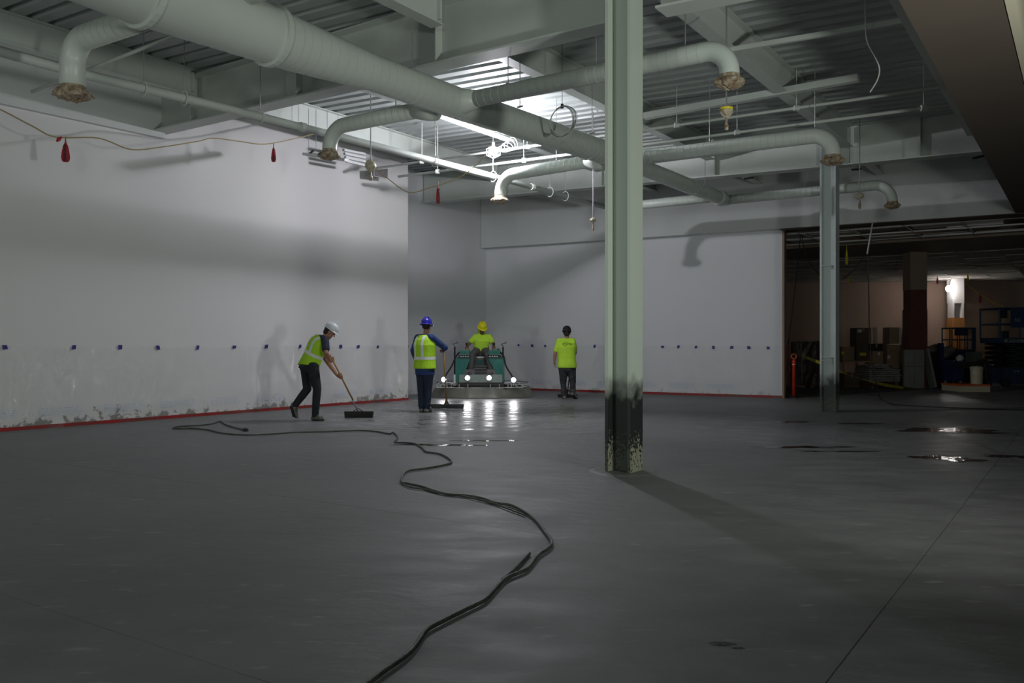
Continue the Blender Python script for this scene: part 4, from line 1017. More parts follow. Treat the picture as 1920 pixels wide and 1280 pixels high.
# ---------------------------------------------------------------- ride-on trowel
YM = 21.05
Q = lambda x, y, Y=YM: P(750+x/5.333, 580+y/5.333, Y)
def qbox(bm, x0, x1, y0, y1, Y0, Y1_, taper=0):
    a, b_ = Q(x0, y1, Y0), Q(x1, y0, Y0); box(bm, a.x, b_.x, Y0, Y1_, a.z, b_.z); return bm
t = thing('ride_on_trowel', (Q(815, 800).x, 21.9, 0), 'green ride-on power trowel with four bright headlamps and its rider', 'machine')
x = B(); qbox(x, 592, 1022, 652, 730, 21.0, 21.25); obj('front_panel', x, 'panelgrey', t, bevel=.02)
x = B(); qbox(x, 575, 1040, 722, 775, 21.06, 22.3); obj('chassis', x, 'machdark', t, bevel=.02)
def side_tank(x0, x1, xi, nm):
    b = B(); pts = [(x0, 725), (x0, 500), (x0+(12 if x1 > x0 else -12), 478), (xi, 478), (xi+(0), 500), (x1, 650), (x1, 725)]
    f = [Q(a, c, 21.08) for a, c in pts]; fr = [b.verts.new(v_) for v_ in f]; bk = [b.verts.new(v_+V((0, .95, 0))) for v_ in f]
    b.faces.new(fr); b.faces.new(bk[::-1]); n = len(f)
    for k in range(n): b.faces.new((fr[k], fr[(k+1) % n], bk[(k+1) % n], bk[k]))
    obj(nm, b, 'teal', t, bevel=.015)
side_tank(558, 640, 700, 'side_tank'); side_tank(1040, 970, 885, 'side_tank')
x = B(); qbox(x, 640, 970, 600, 660, 21.1, 21.7); obj('foot_deck', x, 'machgrey', t, bevel=.01)
for k in range(6):
    x = B(); qbox(x, 745, 870, 562+k*14, 569+k*14, 21.07, 21.12); obj('grille_slat', x, 'machdark' if k % 2 else 'machgrey', t)
x = B(); qbox(x, 720, 890, 480, 600, 21.5, 21.9); obj('engine_cover', x, 'machgrey', t, bevel=.03)
x = B(); qbox(x, 740, 860, 505, 555, 21.42, 21.52); obj('cooler', x, 'tealdark', t, bevel=.02)
x = B(); qbox(x, 730, 880, 420, 470, 21.5, 21.95); obj('seat', x, 'black', t, bevel=.04)
x = B(); qbox(x, 740, 870, 300, 430, 21.92, 22.02); obj('seat_back', x, 'black', t, bevel=.03)
for x0, x1 in ((596, 694), (886, 1002)):
    x = B(); qbox(x, x0, x1, 407, 452, 21.0, 21.45); o = obj('console', x, 'teal', t, bevel=.018)
    x = B(); qbox(x, x0+4, x1-4, 403, 408, 21.02, 21.40); obj('console_lid', x, 'panelgrey', o)
    x = B()
    for k in range(3): c = Q(x0+22+k*26, 432, 20.995); tube(x, [c, c+V((0, -.01, 0))], .010, 8)
    obj('knobs', x, 'black', o)
    x = B(); qbox(x, x0-14, x1+10, 455, 484, 21.04, 21.3); o = obj('dash_strip', x, 'machdark', t, bevel=.01)
    x = B()
    for k in range(4): a0 = x0+6+k*24; qbox(x, a0, a0+14, 464, 474, 21.03, 21.045)
    obj('dash_label', x, 'greylouver', o)
x = B(); qbox(x, 772, 845, 474, 486, 21.45, 21.52); obj('badge', x, 'whitebox', t)
for jx in (665, 942):
    x = B(); c = Q(jx, 405, 21.25); tube(x, [c, c+V((0, -.01, .13))], .012, 8); tube(x, [c+V((0, -.01, .11)), c+V((0, -.01, .18))], .024, 10); obj('joystick', x, 'black', t, smooth=True)
x = B(); c = Q(982, 402, 21.5); tube(x, [c+V((0, .1, -.02)), c+V((0, -.1, -.02))], .05, 14); obj('filter_can', x, 'tealdark', t, smooth=True)
for cx_, cyy in ((437, 700), (675, 684), (890, 684), (1135, 704)):
    c = Q(cx_, cyy, 20.93); x = B(); tube(x, [c+V((0, .07, 0)), c+V((0, .05, 0)), c+V((0, .0, 0)), c+V((0, -.012, 0))], [.03, .060, .066, .064], 18); hl = obj('headlamp', x, 'machdark', t)
    x = B(); tube(x, [c+V((0, -.013, 0)), c+V((0, -.020, 0))], [.057, .052], 18); obj('lens', x, 'headlamp', hl)
    sp_ = light('headlamp_beam', 'SPOT', c+V((0, -.06, 0)), 9, (1, .97, 1), .08, spot_size=math.radians(150), spot_blend=.9); sp_.rotation_euler = (math.radians(78), 0, 0)
    sp_.rotation_euler = (V((0, -1, -.12))).to_track_quat('-Z', 'Y').to_euler()
for s, px_, lx, hx in ((-1, 547, 437, 598), (1, 1030, 1135, 1000)):
    x = B(); a, b_ = Q(px_, 650, 21.15), Q(px_, 385, 21.15); tube(x, [a, b_], .022, 8); tube(x, [b_, b_+V((0, 0, .02))], .028, 8); po = obj('stand_post', x, 'machdark', t)
    x = B(); e = Q(px_, 385, 21.15)
    ring = [e+V((math.cos(k*math.pi/6)*.02, 0, .0+math.sin(k*math.pi/6)*.06)) for k in range(13)]; tube(x, ring, .008, 5)
    tube(x, [e+V((0, 0, .05)), e+V((-.05, 0, .09)), e+V((-.03, 0, .10)), e+V((.05, 0, .12)), e+V((.07, 0, .16))], .014, 6); tube(x, [e+V((.05, 0, .12)), e+V((.10, 0, .13))], .012, 6); obj('spray_valve', x, 'machgrey', po)
    hp_ = smoothpath([Q(hx, 425, 21.2), Q(hx+s*38, 470, 21.05), Q(px_+s*28, 560, 21.0), Q(lx-s*25, 650, 20.98), Q(lx-s*10, 672, 20.98)], 6)
    x = B(); tube(x, hp_, .020, 8); obj('lamp_hose', x, 'rubber', t, smooth=True)
    x = B(); bar(x, Q(px_, 650, 21.15), Q(px_, 760, 21.15), .05, .05); bar(x, Q(px_, 742, 21.15), Q(lx, 720, 20.98), .03, .03); bar(x, Q(lx, 715, 20.97), Q(lx, 760, 21.0), .025, .025); obj('lamp_bracket', x, 'whiterod', t)
# guard cage: two rotor rings joined in front, with struts
cM = V((Q(815, 800).x, 21.95, 0)); HX, HYr = .62, 1.10; RR = 1.02
def stadium(r, z, n=28, zf=None):
    out = []
    for k in range(n): a = -math.pi/2+math.pi*k/(n-1); out.append(cM+V((.22+math.cos(a)*r, math.sin(a)*r, z)))
    for k in range(n): a = math.pi/2+math.pi*k/(n-1); out.append(cM+V((-.22+math.cos(a)*r, math.sin(a)*r, z)))
    return out
x = B(); R_ = stadium(RR-.05, .245); tube(x, R_+[R_[0]], .012, 6); rg = obj('guard_ring', x, 'whiterod', t)
x = B(); R_ = stadium(RR-.06, .34); tube(x, R_+[R_[0]], .009, 6); obj('guard_ring', x, 'machgrey', t)
for k in range(0, 56, 2):
    p0 = stadium(RR-.05, .24)[k]; p1 = stadium(RR-.06, .345)[k]; x = B(); tube(x, [p0, p1], .008, 5); obj('guard_strut', x, 'whiterod', t)
for a0 in (437, 1135):
    s = -1 if a0 < 800 else 1
    x = B(); 
    for dx in (-.12, 0, .14): tube(x, [Q(a0, 715, 20.98)+V((dx*.4, 0, 0)), Q(a0, 770, 20.96)+V((dx*1.3+s*.1, .1, -.02))], .010, 5)
    tube(x, [Q(a0, 772, 20.96)+V((-.2, .05, -.02)), Q(a0, 772, 20.96)+V((.25, .12, -.02))], .010, 5); obj('outrigger_cage', x, 'whiterod', t)
# splash skirt hanging to the floor
x = B(); top, mid, bot = stadium(RR-.04, .255, 40), stadium(RR+.03, .12, 40), stadium(RR+.09, .006, 40); n = len(top)
for i in range(n): w_ = math.sin(i*.9)*.014+math.sin(i*2.3)*.012; top[i].z += w_-.03*(math.sin(i*.37)**2); mid[i] += (mid[i]-cM).normalized()*w_; mid[i].z = .12
inn = [p_+(cM-p_).normalized()*.02 for p_ in top]; inb = [p_+(cM-p_).normalized()*.02 for p_ in bot]
for p_ in inn+inb: p_.z = max(p_.z, .006)
L_ = [[x.verts.new(p_) for p_ in ring] for ring in (top, mid, bot)]
for A_, B_ in zip(L_, L_[1:]):
    for k in range(n): x.faces.new((A_[k], A_[(k+1) % n], B_[(k+1) % n], B_[k]))
obj('splash_skirt', x, 'skirt', t, smooth=True)
for sx_ in (-.45, .45):
    c = cM+V((sx_, 0, 0)); x = B(); lathe(x, [(.10, .10), (.10, .24), (.06, .30), (.05, .40)], c, 14); rt_ = obj('rotor_hub', x, 'machdark', t)
    for k in range(4):
        a = k*math.pi/2+.4; d = V((math.cos(a), math.sin(a), 0)); b = B(); bar(b, c+d*.1+V((0, 0, .07)), c+d*.44+V((0, 0, .07)), .04, .03); bar(b, c+d*.15+V((0, 0, .016)), c+d*.45+V((0, 0, .016)), .14, .012); obj('trowel_blade', b, 'machgrey', rt_)

# ---------------------------------------------------------------- far room shell
fa, fb, fc_ = PZ(1440, 532, 4.1), PZ(1887, 526.5, 4.1), None
fd = (fb-fa).normalized(); fa = fa-fd*8; fn = V((-fd.y, fd.x, 0))
tag(obj('wall_far', wallbox(fa, fb, .2, 0, 4.6), 'brownwall'), kind='structure')
q = fb+fn*1.6; tag(obj('wall_far_right', wallbox(q-fd*.05, q+fd*14, .2, 0, 4.6), 'palewall'), kind='structure')
tag(obj('trim_5', rbox(B(), 17.1, 20.4, -22, 13, 4.1, 4.9), 'coltan'), kind='structure')
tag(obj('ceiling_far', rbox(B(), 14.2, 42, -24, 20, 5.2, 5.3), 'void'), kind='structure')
cg = obj('ceiling_tiles', rbox(B(), 20.4, 42, -24, 20, 4.16, 4.18), 'tbar'); tag(cg, kind='structure')
tm = None; random.seed(11); cnt = 0
def vis(p, m=25): x_, y_ = proj(p); return 1467-m < x_ < 1920+m and p.y > 1
a = 20.42
while a < 37.5:
    b_ = -9.0
    while b_ < 13:
        c = R(a+.3, b_+.6, 4.11)
        if vis(c) and (c-fa).dot(fn) < 0 and cnt < 296:
            r = random.random()
            if r > .045:
                if tm is None:
                    x = B(); x_ = .295; y_ = .60; hexa(x, [U*-x_+W*-y_, U*x_+W*-y_, U*x_+W*y_, U*-x_+W*y_], [p_+V((0, 0, .022)) for p_ in (U*-x_+W*-y_, U*x_+W*-y_, U*x_+W*y_, U*-x_+W*y_)])
                    tl = obj('ceiling_tile', x, 'tile', cg, local=True); tm = tl.data
                else: tl = bpy.data.objects.new('ceiling_tile', tm); C.objects.link(tl); tl.parent = cg
                tl.location = c+V((0, 0, random.uniform(0, .02))); cnt += 1
                if r > .93: tl.rotation_euler = (random.uniform(-.05, .05), random.uniform(-.04, .04), 0); tl.location.z -= .02
        b_ += 1.22
    a += .61
# open grid zone: bars, a few tiles left in it
og = obj('ceiling_grid', rbox(B(), 13.3, 13.36, -12, 8, 4.11, 4.15), 'tbar'); tag(og, kind='structure')
for k in range(3):
    a = 13.95+k*1.22
    obj('grid_bar', rbox(B(), a-.018, a+.018, -12, 8, 4.115, 4.15), 'tbar', og)
b_ = -10.0
while b_ < 7.5:
    obj('grid_bar', rbox(B(), 13.35, 17.1, b_-.012, b_+.012, 4.12, 4.15), 'tbar', og); b_ += 1.22
random.seed(21)
for i in range(34):
    a = 13.37+.61*random.randint(0, 5)+.3; b_ = -10+1.22*random.randint(2, 13)+.6
    z = random.uniform(4.12, 4.2); o = obj('ceiling_tile', rbox(B(), a-.29, a+.29, b_-.58, b_+.58, z, z+.02), 'tile', og)
for i, (a, b_) in enumerate(((14.2, .4), (15.4, -1.6), (14.6, -3.6), (16.0, 2.4), (15.2, -5.8), (14.0, 3.6))):
    c = R(a, b_, 4.2); t = thing('troffer', c, 'white troffer in the open grid ceiling past the header, ' + ('nearest the rear column', 'right of the rear column', 'above the panels', 'leftmost of them', 'rightmost of them', 'by the wooden wall end')[i], 'light fixture', 'troffers in the open grid')
    obj('housing', rbox(B(), a-.29, a+.29, b_-.6, b_+.6, 4.16, 4.26), 'whitebox', t, bevel=.01)
# bits of black hardware above the right edge
t = thing('ceiling_frame', R(2, -4.2, 5.0), 'black framing with pale struts showing beyond the right soffit edge', 'framing')
for k in range(9):
    obj('strut', rbox(B(), -6+k*2.4, -5.95+k*2.4, -8, -3.4, 4.75, 4.80), 'steel', t)
obj('long_channel', rbox(B(), -10, 13, -4.1, -4.05, 4.7, 4.75), 'machgrey', t)

# ---------------------------------------------------------------- far room columns and goods
def pbox(px0, px1, py0, py1, Y, depth, off=0):
    a, b_ = P(px0, py1, Y), P(px1, py0, Y); x = B(); box(x, a.x, b_.x, Y, Y+depth, a.z, b_.z); return x
def ubox(px0, px1, y0, y1, Y, depth):   # box aligned with the room: corner nearest camera at px0
    return pbox(px0, px1, y0, y1, Y, depth)
Y_ = 25.7
t = thing('clad_column', P(1722, 727, Y_), 'square brown column with dark red lower cladding in the far room', 'column')
obj('upper_cladding', pbox(1707, 1738.5, 471.5, 543, Y_, .5), 'coltan', t)
obj('middle_panel', pbox(1707.5, 1738, 543, 580, Y_+.01, .48), 'darkred', t)
obj('lower_cladding', pbox(1706.5, 1739, 580, 727.2, Y_-.005, .51), 'darkred', t)
t = thing('panel_stack', P(1714, 727, 25.2), 'tall grey corrugated panels standing against the brown column foot', 'panels')
for i, (a, b_) in enumerate(((1695.5, 1714), (1714.4, 1733))):
    for j, (c, d) in enumerate(((655.5, 686.5), (687, 727.8))):
        obj('grey_panel', pbox(a, b_, c, d, 25.35+.03*i, .12), 'greysheet', t, bevel=.008)
t = thing('leaning_board', P(1745, 728, 25.4), 'narrow grey board leaning against the right of the brown column', 'board')
x = B(); a, b_ = P(1735, 655, 25.6), P(1750, 728, 25.3); b_.z = .01; bar(x, a, b_, .07, .35, up=(0, 1, 0)); obj('board_face', x, 'greysheet', t)
Y_ = 36.5
t = thing('clad_column', P(1797, 700, Y_), 'bright white column with exposed steel and plywood foot beside the far lamp', 'column')
obj('white_cladding', pbox(1786, 1808, 510, 568, Y_, .5), 'whitebox', t)
x = pbox(1786.5, 1789.5, 568, 596, Y_, .45); b2 = pbox(1804, 1807.5, 568, 596, Y_, .45); me_ = bpy.data.meshes.new('t'); b2.to_mesh(me_); b2.free(); x.from_mesh(me_); obj('steel_flange', x, 'whitebox', t)
obj('steel_web', pbox(1789.5, 1804, 568, 596, Y_+.2, .05), 'steel', t)
obj('plywood_casing', pbox(1785.5, 1808.5, 595.5, 645+2112/Y_, Y_-.01, .5), 'plywood', t)
t = thing('far_work_lamp', FLAMP, 'glaring work lamp beside the white column in the far room', 'lamp')
x = B(); bmesh.ops.create_icosphere(x, subdivisions=3, radius=.13, matrix=Matrix.Translation(FLAMP)); obj('bulb', x, 'farbulb', t, smooth=True)
x = B(); tube(x, [FLAMP+V((0, 0, .12)), V((FLAMP.x+.1, FLAMP.y, 4.1))], .012, 6); obj('cord', x, 'black', t)

def carton(px0, px1, py0, py1, Y, dep, label, m='carton', extra=None, rz=0, group='goods stacked in the far room', cat='box'):
    c = P((px0+px1)/2, py1, Y); t = thing('carton', c, label, cat, group)
    obj('carton_body', pbox(px0, px1, py0, py1, Y, dep), m, t, bevel=.008)
    a, b_ = P(px0, py0, Y), P(px1, py0, Y); x = B(); box(x, a.x+.01, b_.x-.01, Y+dep*.46, Y+dep*.54, a.z, a.z+.003); hexa(x, [(c.x-.025, Y-.003, a.z-.12), (c.x+.025, Y-.003, a.z-.12), (c.x+.025, Y-.0005, a.z-.12), (c.x-.025, Y-.0005, a.z-.12)], [(c.x-.025, Y-.003, a.z), (c.x+.025, Y-.003, a.z), (c.x+.025, Y-.0005, a.z), (c.x-.025, Y-.0005, a.z)])
    obj('sealing_tape', x, 'raw_wood', t)
    if extra:
        for (u0, u1, v0, v1, mm) in extra: obj('shipping_label', pbox(u0, u1, v0, v1, Y-.006, .004), mm, t)
    return t
FY = lambda py: 2112/(py-645)
carton(1468.5, 1480, 640, 722, 27.0, .5, 'dark maroon carton just inside the left edge of the opening', 'darkred')
# wrapped pallet stack
t = thing('wrapped_pallet', P(1528, 727, 26), 'dark pallet load with frosty plastic wrap rim behind the rear column', 'pallet load')
x = pbox(1503, 1543, 641, 722, 26.0, 1.0); bmesh.ops.subdivide_edges(x, edges=x.edges[:], cuts=5, use_grid_fill=True); random.seed(4)
for v_ in x.verts: v_.co += V((random.uniform(-.02, .02), random.uniform(-.02, .02), random.uniform(-.02, .02)))
obj('load', x, 'darkwrap', t)
x = B(); tube(x, smoothpath([P(1504, 720, 25.97), P(1503, 700, 25.95), P(1504, 670, 25.97), P(1503, 642, 25.97), P(1520, 640, 25.97), P(1542, 639, 25.97)], 5), .022, 6); obj('plastic_rim', x, 'wrap', t)
for k in range(3): obj('pallet_runner', pbox(1504+k*16, 1510+k*16, 722, 727, 26.0, 1.0), 'raw_wood', t)
t = thing('wrapped_pallet', P(1545, 716, 27), 'pale film-wrapped bundle peeking out beside the rear column', 'pallet load')
x = pbox(1540, 1556, 640, 716, 27.2, .8); bmesh.ops.subdivide_edges(x, edges=x.edges[:], cuts=4, use_grid_fill=True)
for v_ in x.verts: v_.co += V((random.uniform(-.03, .03), random.uniform(-.03, .03), random.uniform(-.02, .02)))
obj('load', x, 'wrap', t); obj('pallet_runner', pbox(1541, 1555, 716, 723, 27.2, .8), 'raw_wood', t)
# orange delineator
c = G(1488.5, 746); c.z = 0
t = thing('delineator_post', c, 'orange-red delineator post standing beside the back wall end', 'traffic post')
x = B(); lathe(x, [(.13, 0.001), (.13, .03), (.05, .05)], c, 8); obj('rubber_base', x, 'rubber', t)
x = B(); lathe(x, [(.042, .04), (.040, .80), (.052, .86), (.052, .90), (.030, .95)], c, 14); obj('post_tube', x, 'delineator', t, smooth=True)
x = B(); lathe(x, [(.044, .82), (.047, .82), (.047, .90), (.044, .90)], c+V((0, 0, 0)), 14); obj('reflective_collar', x, 'whitebox', t)
x = B(); ring = [c+V((math.cos(k*math.pi/8)*.06, 0, 1.02+math.sin(k*math.pi/8)*.06)) for k in range(17)]; tube(x, ring, .016, 6); tube(x, [c+V((0, 0, .93)), c+V((0, 0, .98))], .02, 8); obj('top_handle', x, 'orange', t)
# cartons
carton(1580, 1602, 650, 676, 27.5, .6, 'low brown carton just right of the rear column', extra=((1578, 1583, 659, 664, 'yellow'),))
carton(1605.5, 1633, 614.5, 676, 27.6, .5, 'tallest dark brown carton standing on the low platform', 'carton_dark', extra=((1608, 1616, 617, 623, 'whitebox'), (1612, 1624, 661, 667, 'yellow')))
t = thing('panel_offcut', G(1641, 645+2112/28.2), 'narrow pale pink panel leaning behind the tallest carton', 'panel')
x = B(); bar(x, P(1640, 613, 28.05), P(1643, 645+2112/28.2, 28.2), .14, .03, up=(0, 1, 0)); obj('panel_face', x, 'palewall', t)
carton(1636, 1656, 658, 683, 27.3, .6, 'brown carton with pale label right of the tallest carton', extra=((1646, 1650, 646+14, 652+14, 'whitebox'),))
carton(1633, 1654, 644, 657.5, 27.4, .6, 'black tote stacked behind the brown cartons', 'black')
carton(1668, 1688, 613.5, 645, 27.3, .5, 'upright carton on top of the wide box left of the brown column', 'carton', extra=((1686, 1690, 615, 645, 'whitebox'),))
carton(1663.5, 1694, 645.5, 727, 27.3, .7, 'wide brown box left of the brown column', 'carton', extra=((1664, 1669, 666, 672, 'whitebox'),))
carton(1583, 1612, 700, 726, 26.2, .7, 'dark carton on the floor beneath the low platform', 'carton_dark')
# platform
t = thing('stock_platform', P(1610, 727, 26.6), 'low timber platform carrying the cartons right of the rear column', 'platform')
obj('deck_board', pbox(1580, 1637, 676.3, 679, 26.8, 1.6), 'raw_wood', t)
for px in (1582, 1607, 1632): obj('leg', pbox(px, px+3, 679, 645+2112/26.85, 26.85, .1), 'raw_wood', t)
for px in (1582, 1607, 1632): obj('leg', pbox(px, px+3, 679, 645+2112/28.3, 28.3, .1), 'raw_wood', t)
# flat pack stack
t = thing('flat_pack_stack', P(1655, 730, 25.5), 'stack of grey flat sheets with plastic draped over it before the wide box', 'sheet stack')
for k in range(7): obj('sheet', pbox(1630+random.uniform(-1, 1), 1688+random.uniform(-2, 2), 692+k*3.4, 694.6+k*3.4, 25.4, 1.1), 'greysheet' if k % 2 else 'wrap', t)
x = pbox(1632, 1686, 686, 692, 25.45, 1.0); bmesh.ops.subdivide_edges(x, edges=x.edges[:], cuts=6, use_grid_fill=True)
for v_ in x.verts: v_.co.z += random.uniform(-.03, .02)
obj('draped_plastic', x, 'wrap', t)
x = pbox(1640, 1664, 682.5, 687, 25.6, .5); obj('top_tool', x, 'steel', t, bevel=.02)
for px in (1634, 1678): obj('runner', pbox(px, px+6, 716, 645+2112/25.45, 25.45, 1.0), 'carton_dark', t)
# crumpled sheet on floor + caution tape
t = thing('floor_scrap', G(1675, 729), 'crumpled pale paper lying at the foot of the grey panels', 'scrap')
x = B(); random.seed(9); bmesh.ops.create_grid(x, x_segments=10, y_segments=6, size=.5); 
for v_ in x.verts: v_.co = V((v_.co.x*.8, v_.co.y*.6, .03+random.uniform(-.015, .05)))+G(1678, 728.5)
obj('paper', x, 'wrap', t)
x = B(); pts = smoothpath([P(1502, 666, 23), P(1522, 674, 22), P(1543, 682, 21), P(1581, 699, 21), P(1610, 708, 22), P(1640, 717, 23), P(1668, 723, 24), P(1694, 727, 24.9)], 5)
F1 = []
for i, p_ in enumerate(pts):
    tw = .9+.8*math.sin(i*.25); d_ = V((0, math.cos(tw)*.04, math.sin(tw)*.04)); F1.append((x.verts.new(p_-d_), x.verts.new(p_+d_), x.verts.new(p_+d_+V((0, .002, 0))), x.verts.new(p_-d_+V((0, .002, 0)))))
for a_, b_ in zip(F1, F1[1:]):
    for j in range(4): x.faces.new((a_[j], b_[j], b_[(j+1) % 4], a_[(j+1) % 4]))
tag(obj('caution_tape', x, 'yellow', base=pts[0]), 'yellow caution tape sagging from the orange post to the panels', 'tape')
# bundle with shiny wrap
t = thing('wrapped_bundle', P(1757, 728, 26.5), 'dark heap under shiny plastic right of the brown column', 'heap')
x = B(); random.seed(5)
for k in range(9): ell(x, P(1748+k*3.5, 650+random.uniform(0, 12)+k*.8, 26.9)+V((0, random.uniform(-.1, .3), 0)), .22, .25, .14)
remesh('shiny_wrap', x, 'wrap', t, .035, 2)
obj('dark_body', pbox(1745, 1778, 660, 724, 26.7, .8), 'black', t, bevel=.05)
# blue cart
t = thing('tool_cart', G(1790, 727), 'dark blue rolling job box with casters left of the cream barrel', 'cart')
Yc = FY(727)
obj('cabinet', pbox(1769, 1806, 679, 714, Yc, .6), 'cart_blue', t, bevel=.02)
obj('lid', pbox(1768, 1807, 676.5, 679, Yc-.02, .64), 'cart_blue', t, bevel=.01)
obj('push_bar', pbox(1762, 1770, 643, 690, Yc+.1, .12), 'cart_blue', t, bevel=.02)
for px in (1772, 1801):
    for dy in (.05, .5):
        c = P(px, 720, Yc+dy); x = B(); c.z = .07; tube(x, [c-V((.02, 0, 0)), c+V((.02, 0, 0))], .065, 14); wl = obj('caster', x, 'whitebox' if px < 1780 else 'machdark', t)
        x = B(); box(x, c.x-.035, c.x+.035, c.y-.02, c.y+.02, .07, P(px, 714, Yc).z); obj('caster_fork', x, 'steel', wl)
t = thing('plastic_bag', P(1802, 676, Yc), 'small white crumpled bag lying on the blue job box', 'bag')
x = B(); random.seed(8); bmesh.ops.create_icosphere(x, subdivisions=3, radius=.10, matrix=Matrix.Translation(P(1800, 671, Yc+.2)))
for v_ in x.verts: v_.co += V((random.uniform(-1, 1), random.uniform(-1, 1), random.uniform(-1, 1)))*.018
obj('bag_film', x, 'whitebox', t)
# scissor lifts
def lift(px0, px1, yt, yp0, yp1, yb0, yb1, Y, dep, label, panel, m='lift_blue', text_=None, right_cut=False):
    c = P((px0+px1)/2, yb1, Y); t = thing('scissor_lift', (c.x, c.y, 0), label, 'lift', 'scissor lifts')
    pl_ = obj('platform', pbox(px0, px1, yp0, yp1, Y, dep), m, t, bevel=.015)
    x0, x1 = P(px0, 0, Y).x, P(px1, 0, Y).x; zt, zb = P(0, yt, Y).z, P(0, yp0, Y).z
    for yy in (Y+.02, Y+dep-.02):
        x = B()
        for z in (zt, (zt+zb)/2-.03): tube(x, [(x0, yy, z), (x1, yy, z)], .022, 8)
        for k in range(4): xx = x0+(x1-x0)*k/3; tube(x, [(xx, yy, zb), (xx, yy, zt)], .022, 8)
        obj('guard_rail', x, m, t)
    for xx in (x0, x1):
        x = B()
        for z in (zt, (zt+zb)/2-.03): tube(x, [(xx, Y, z), (xx, Y+dep, z)], .022, 8)
        obj('side_rail', x, m, t)
    obj('control_panel', pbox(panel[0], panel[1], panel[2], panel[3], Y-.03, .05), m, t, bevel=.01)
    b0, b1 = P(0, yb0, Y).z, P(0, yp1, Y).z; n = 5; h = (b1-b0)/n; xa, xb = x0+.12, x1-.12
    for yy in (Y+.08, Y+dep-.08):
        for k in range(n):
            z0, z1 = b0+h*k, b0+h*(k+1)
            for s in (0, 1): x = B(); bar(x, (xa, yy, z0 if s else z1), (xb, yy, z1 if s else z0), .04, .09, up=(0, 0, 1)); obj('scissor_arm', x, 'lift_dark', t)
    bs = obj('base', pbox(px0+(px1-px0)*.06, px1, yb0, yb1-6, Y, dep), m, t, bevel=.03)
    for xx in (x0+.22, x1-.22):
        for yy in (Y+.06, Y+dep-.06):
            x = B(); tube(x, [(xx, yy-.07, .15), (xx, yy+.07, .15)], .149, 18); obj('wheel', x, 'rubber', t)
    return t, x0, x1
Y_ = 29.0
lift(1785.5, 1829, 615, 655, 667, 694, 645+2112/Y_, Y_, .7, 'small dark blue scissor lift with raised rails before the plywood column', (1791, 1815, 617, 629))
obj_panel = pbox(1822.5, 1830, 616, 655, Y_-.06, .03)
o = obj('folded_gate', obj_panel, 'lift_blue', bpy.data.objects['scissor_lift'])
Y_ = FY(726)
t2, _, _ = lift(1874.5, 1990, 577.5, 633, 643, 690, 726, Y_, 1.1, 'large dark blue scissor lift cut by the right picture edge', (1897, 1940, 578, 614))
obj('name_plate', pbox(1884, 1950, 636, 641.5, Y_-.02, .01), 'steel', t2)
tp = P(1906, 638.7, Y_-.03); o = text('MARKET', .13, 'ink', t2, tp-t2.location, (math.pi/2, 0, 0))
x = B(); c = P(1889, 638.7, Y_-.03); ring = [c+V((math.cos(k*math.pi/6)*.035, 0, math.sin(k*math.pi/6)*.035)) for k in range(13)]; tube(x, ring, .007, 5); obj('logo_ring', x, 'ink', t2)
tp = P(1908, 600, Y_-.035); text('N3', .14, 'steel', t2, tp-t2.location, (math.pi/2, 0, 0))
tp = P(1905, 696, Y_-.015); text('3246', .10, 'steel', t2, tp-t2.location, (math.pi/2, 0, 0))
obj('control_box', pbox(1885, 1892, 620, 633, Y_+.1, .2), 'lift_dark', t2); obj('control_box', pbox(1881, 1889, 580, 596, Y_+.1, .2), 'lift_dark', t2)
# barrel machine on skid
Yb = FY(735)
t = thing('vacuum_barrel', P(1831, 722, Yb+.1), 'cream ribbed dust barrel with hose standing on the orange-edged skid', 'barrel')
c = P(1831, 722, Yb+.35); z0 = c.z; zt = P(0, 686, Yb+.35).z; x = B(); r = .165; L = zt-z0
lathe(x, [(r*.88, 0), (r*.90, .02), (r*.93, L*.45), (r*.96, L*.47), (r*.96, L*.50), (r*.94, L*.52), (r*.98, L*.85), (r*1.05, L*.87), (r*1.05, L*.93), (r*.9, L*.97), (r*.6, L)], c, 22); obj('drum', x, 'creambarrel', t, smooth=False)
x = B(); tube(x, smoothpath([c+V((.02, 0, L)), c+V((.12, .1, L+.15)), c+V((.30, .15, L+.05)), c+V((.34, .1, L*.4)), c+V((.36, 0, .03))], 6), .03, 8); obj('suction_hose', x, 'rubber', t, smooth=True)
t = thing('equipment_skid', P(1828, 735, Yb), 'cream and orange skid plate under the barrel', 'skid')
obj('skid_body', pbox(1800, 1856.5, 724, 734.7, Yb, 1.0), 'creambarrel', t, bevel=.01)
obj('orange_top', pbox(1799.5, 1857, 720.6, 724, Yb-.01, 1.02), 'orange', t)
t = thing('dust_collector', P(1828, 720, Yb+.6), 'dark green-grey dust collector standing behind the cream barrel', 'machine')
obj('housing', pbox(1822, 1842, 660, 686, Yb+.65, .35), 'greenmach', t, bevel=.03)
obj('motor_head', pbox(1806, 1848, 678, 690, Yb+.62, .36), 'black', t, bevel=.04)
for px in (1807, 1846):
    x = B(); bar(x, P(px, 688, Yb+.8), P(px+(-3 if px < 1820 else 3), 720.5, Yb+.8), .04, .04); obj('leg', x, 'black', t)
obj('handle_bar', pbox(1843, 1853, 672, 676, Yb+.7, .05), 'black', t); obj('side_case', pbox(1848, 1855, 676, 704, Yb+.66, .25), 'black', t, bevel=.02)
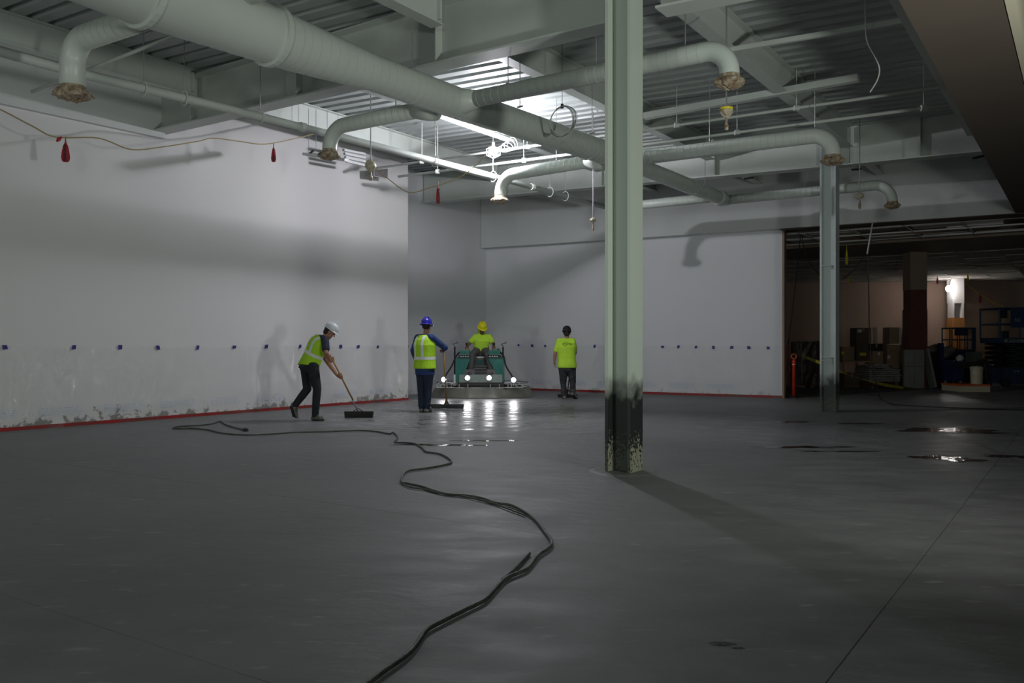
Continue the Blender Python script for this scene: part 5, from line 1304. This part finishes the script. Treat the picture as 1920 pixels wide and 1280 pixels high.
# white boxes
for i, (a, b_, c, d, m_, lab) in enumerate(((1855, 1864, 684, 703, 'greylouver', 'grey translucent tub leftmost of the small goods by the big lift'), (1863, 1879, 682, 700, 'whitebox', 'largest white box beside the big lift'), (1875.5, 1881, 681, 692, 'creambarrel', 'small cream jug in front of the white boxes'),
                                       (1882, 1893, 679, 701, 'whitebox', 'white box partly behind the big lift base'), (1881, 1886, 670, 679, 'greylouver', 'small clear bottle standing on the white box'), (1887, 1894, 673, 679, 'orange', 'small orange pack lying on the white box'), (1864, 1878, 700, 703, 'raw_wood', 'thin plywood shim under the largest white box'))):
    carton(a, b_, c, d, 36-.1*i, .35, lab, m_)
# flags, string, tags in the far room
cord('far_flag_line', ((1808, 529), (1824, 542), (1840, 553), (1862, 567), (1886, 578)), 32, .015, 'yellow', 'yellow string sloping right from the bright white column', 'cord')
flag(1838, 552, 567, 31.9, 'tiny red flag on the yellow string right of the bright column', .07, group='small flags in the far room')
flag(1757.5, 519, 532, 31.9, 'tiny red flag hanging left of the bright column', .06, group='small flags in the far room')
flag(1815, 512, 527, 31.9, 'short yellow tag hanging at the head of the bright column', .06, 'yellowtag', group='small flags in the far room')
flag(1587.5, 464, 496, 23, 'long yellow tag hanging just right of the rear column', .05, 'yellowtag', group='small flags in the far room')
flag(1592, 520, 531, 30, 'small yellow tag under the far ceiling right of the rear column', .05, 'yellow', group='small flags in the far room')
cord('hanging_cable', ((1502, 432), (1493, 520), (1486, 580), (1478, 645)), 21.8, .012, 'rubber', 'black cable hanging straight just inside the opening')
cord('hanging_cable', ((1502, 432), (1510, 475), (1528, 505), (1546, 522)), 21.8, .012, 'rubber', 'black cable sagging from the header to the rear column')
cord('hanging_cable', ((1580, 523), (1600, 506), (1615, 487), (1625, 477), (1628, 495), (1629, 560), (1630, 618), (1634, 680), (1640, 708)), 20, .012, 'rubber', 'black cable arching right of the rear column then dropping to the floor')
p0, p1 = P(1636, 418, 19.3), P(1626, 476, 19.2); x = B(); tube(x, [p0, p1], .018, 8); tag(obj('support_rod', x, 'white_steel', base=p0), 'pale rod slanting down from the header above the arching cable', 'rod')
# hook cord right of thick column and wall clips
for (a, b_, lab) in (((1395, 335), (1413, 333), 'short dark pipe stub on the bulkhead behind the thick column'), ((1597, 318), (1615, 317), 'short dark stub crossing the rod of the bagged sensor'), ((1824, 297), (1846, 292), 'short dark pipe stub beside the brown soffit')):
    Y_ = 17.2; x = B(); tube(x, [P(*a, Y_), P(*b_, Y_)], .02, 8); tag(obj('pipe_stub', x, 'machdark', base=P(*a, Y_)), lab, 'pipe')
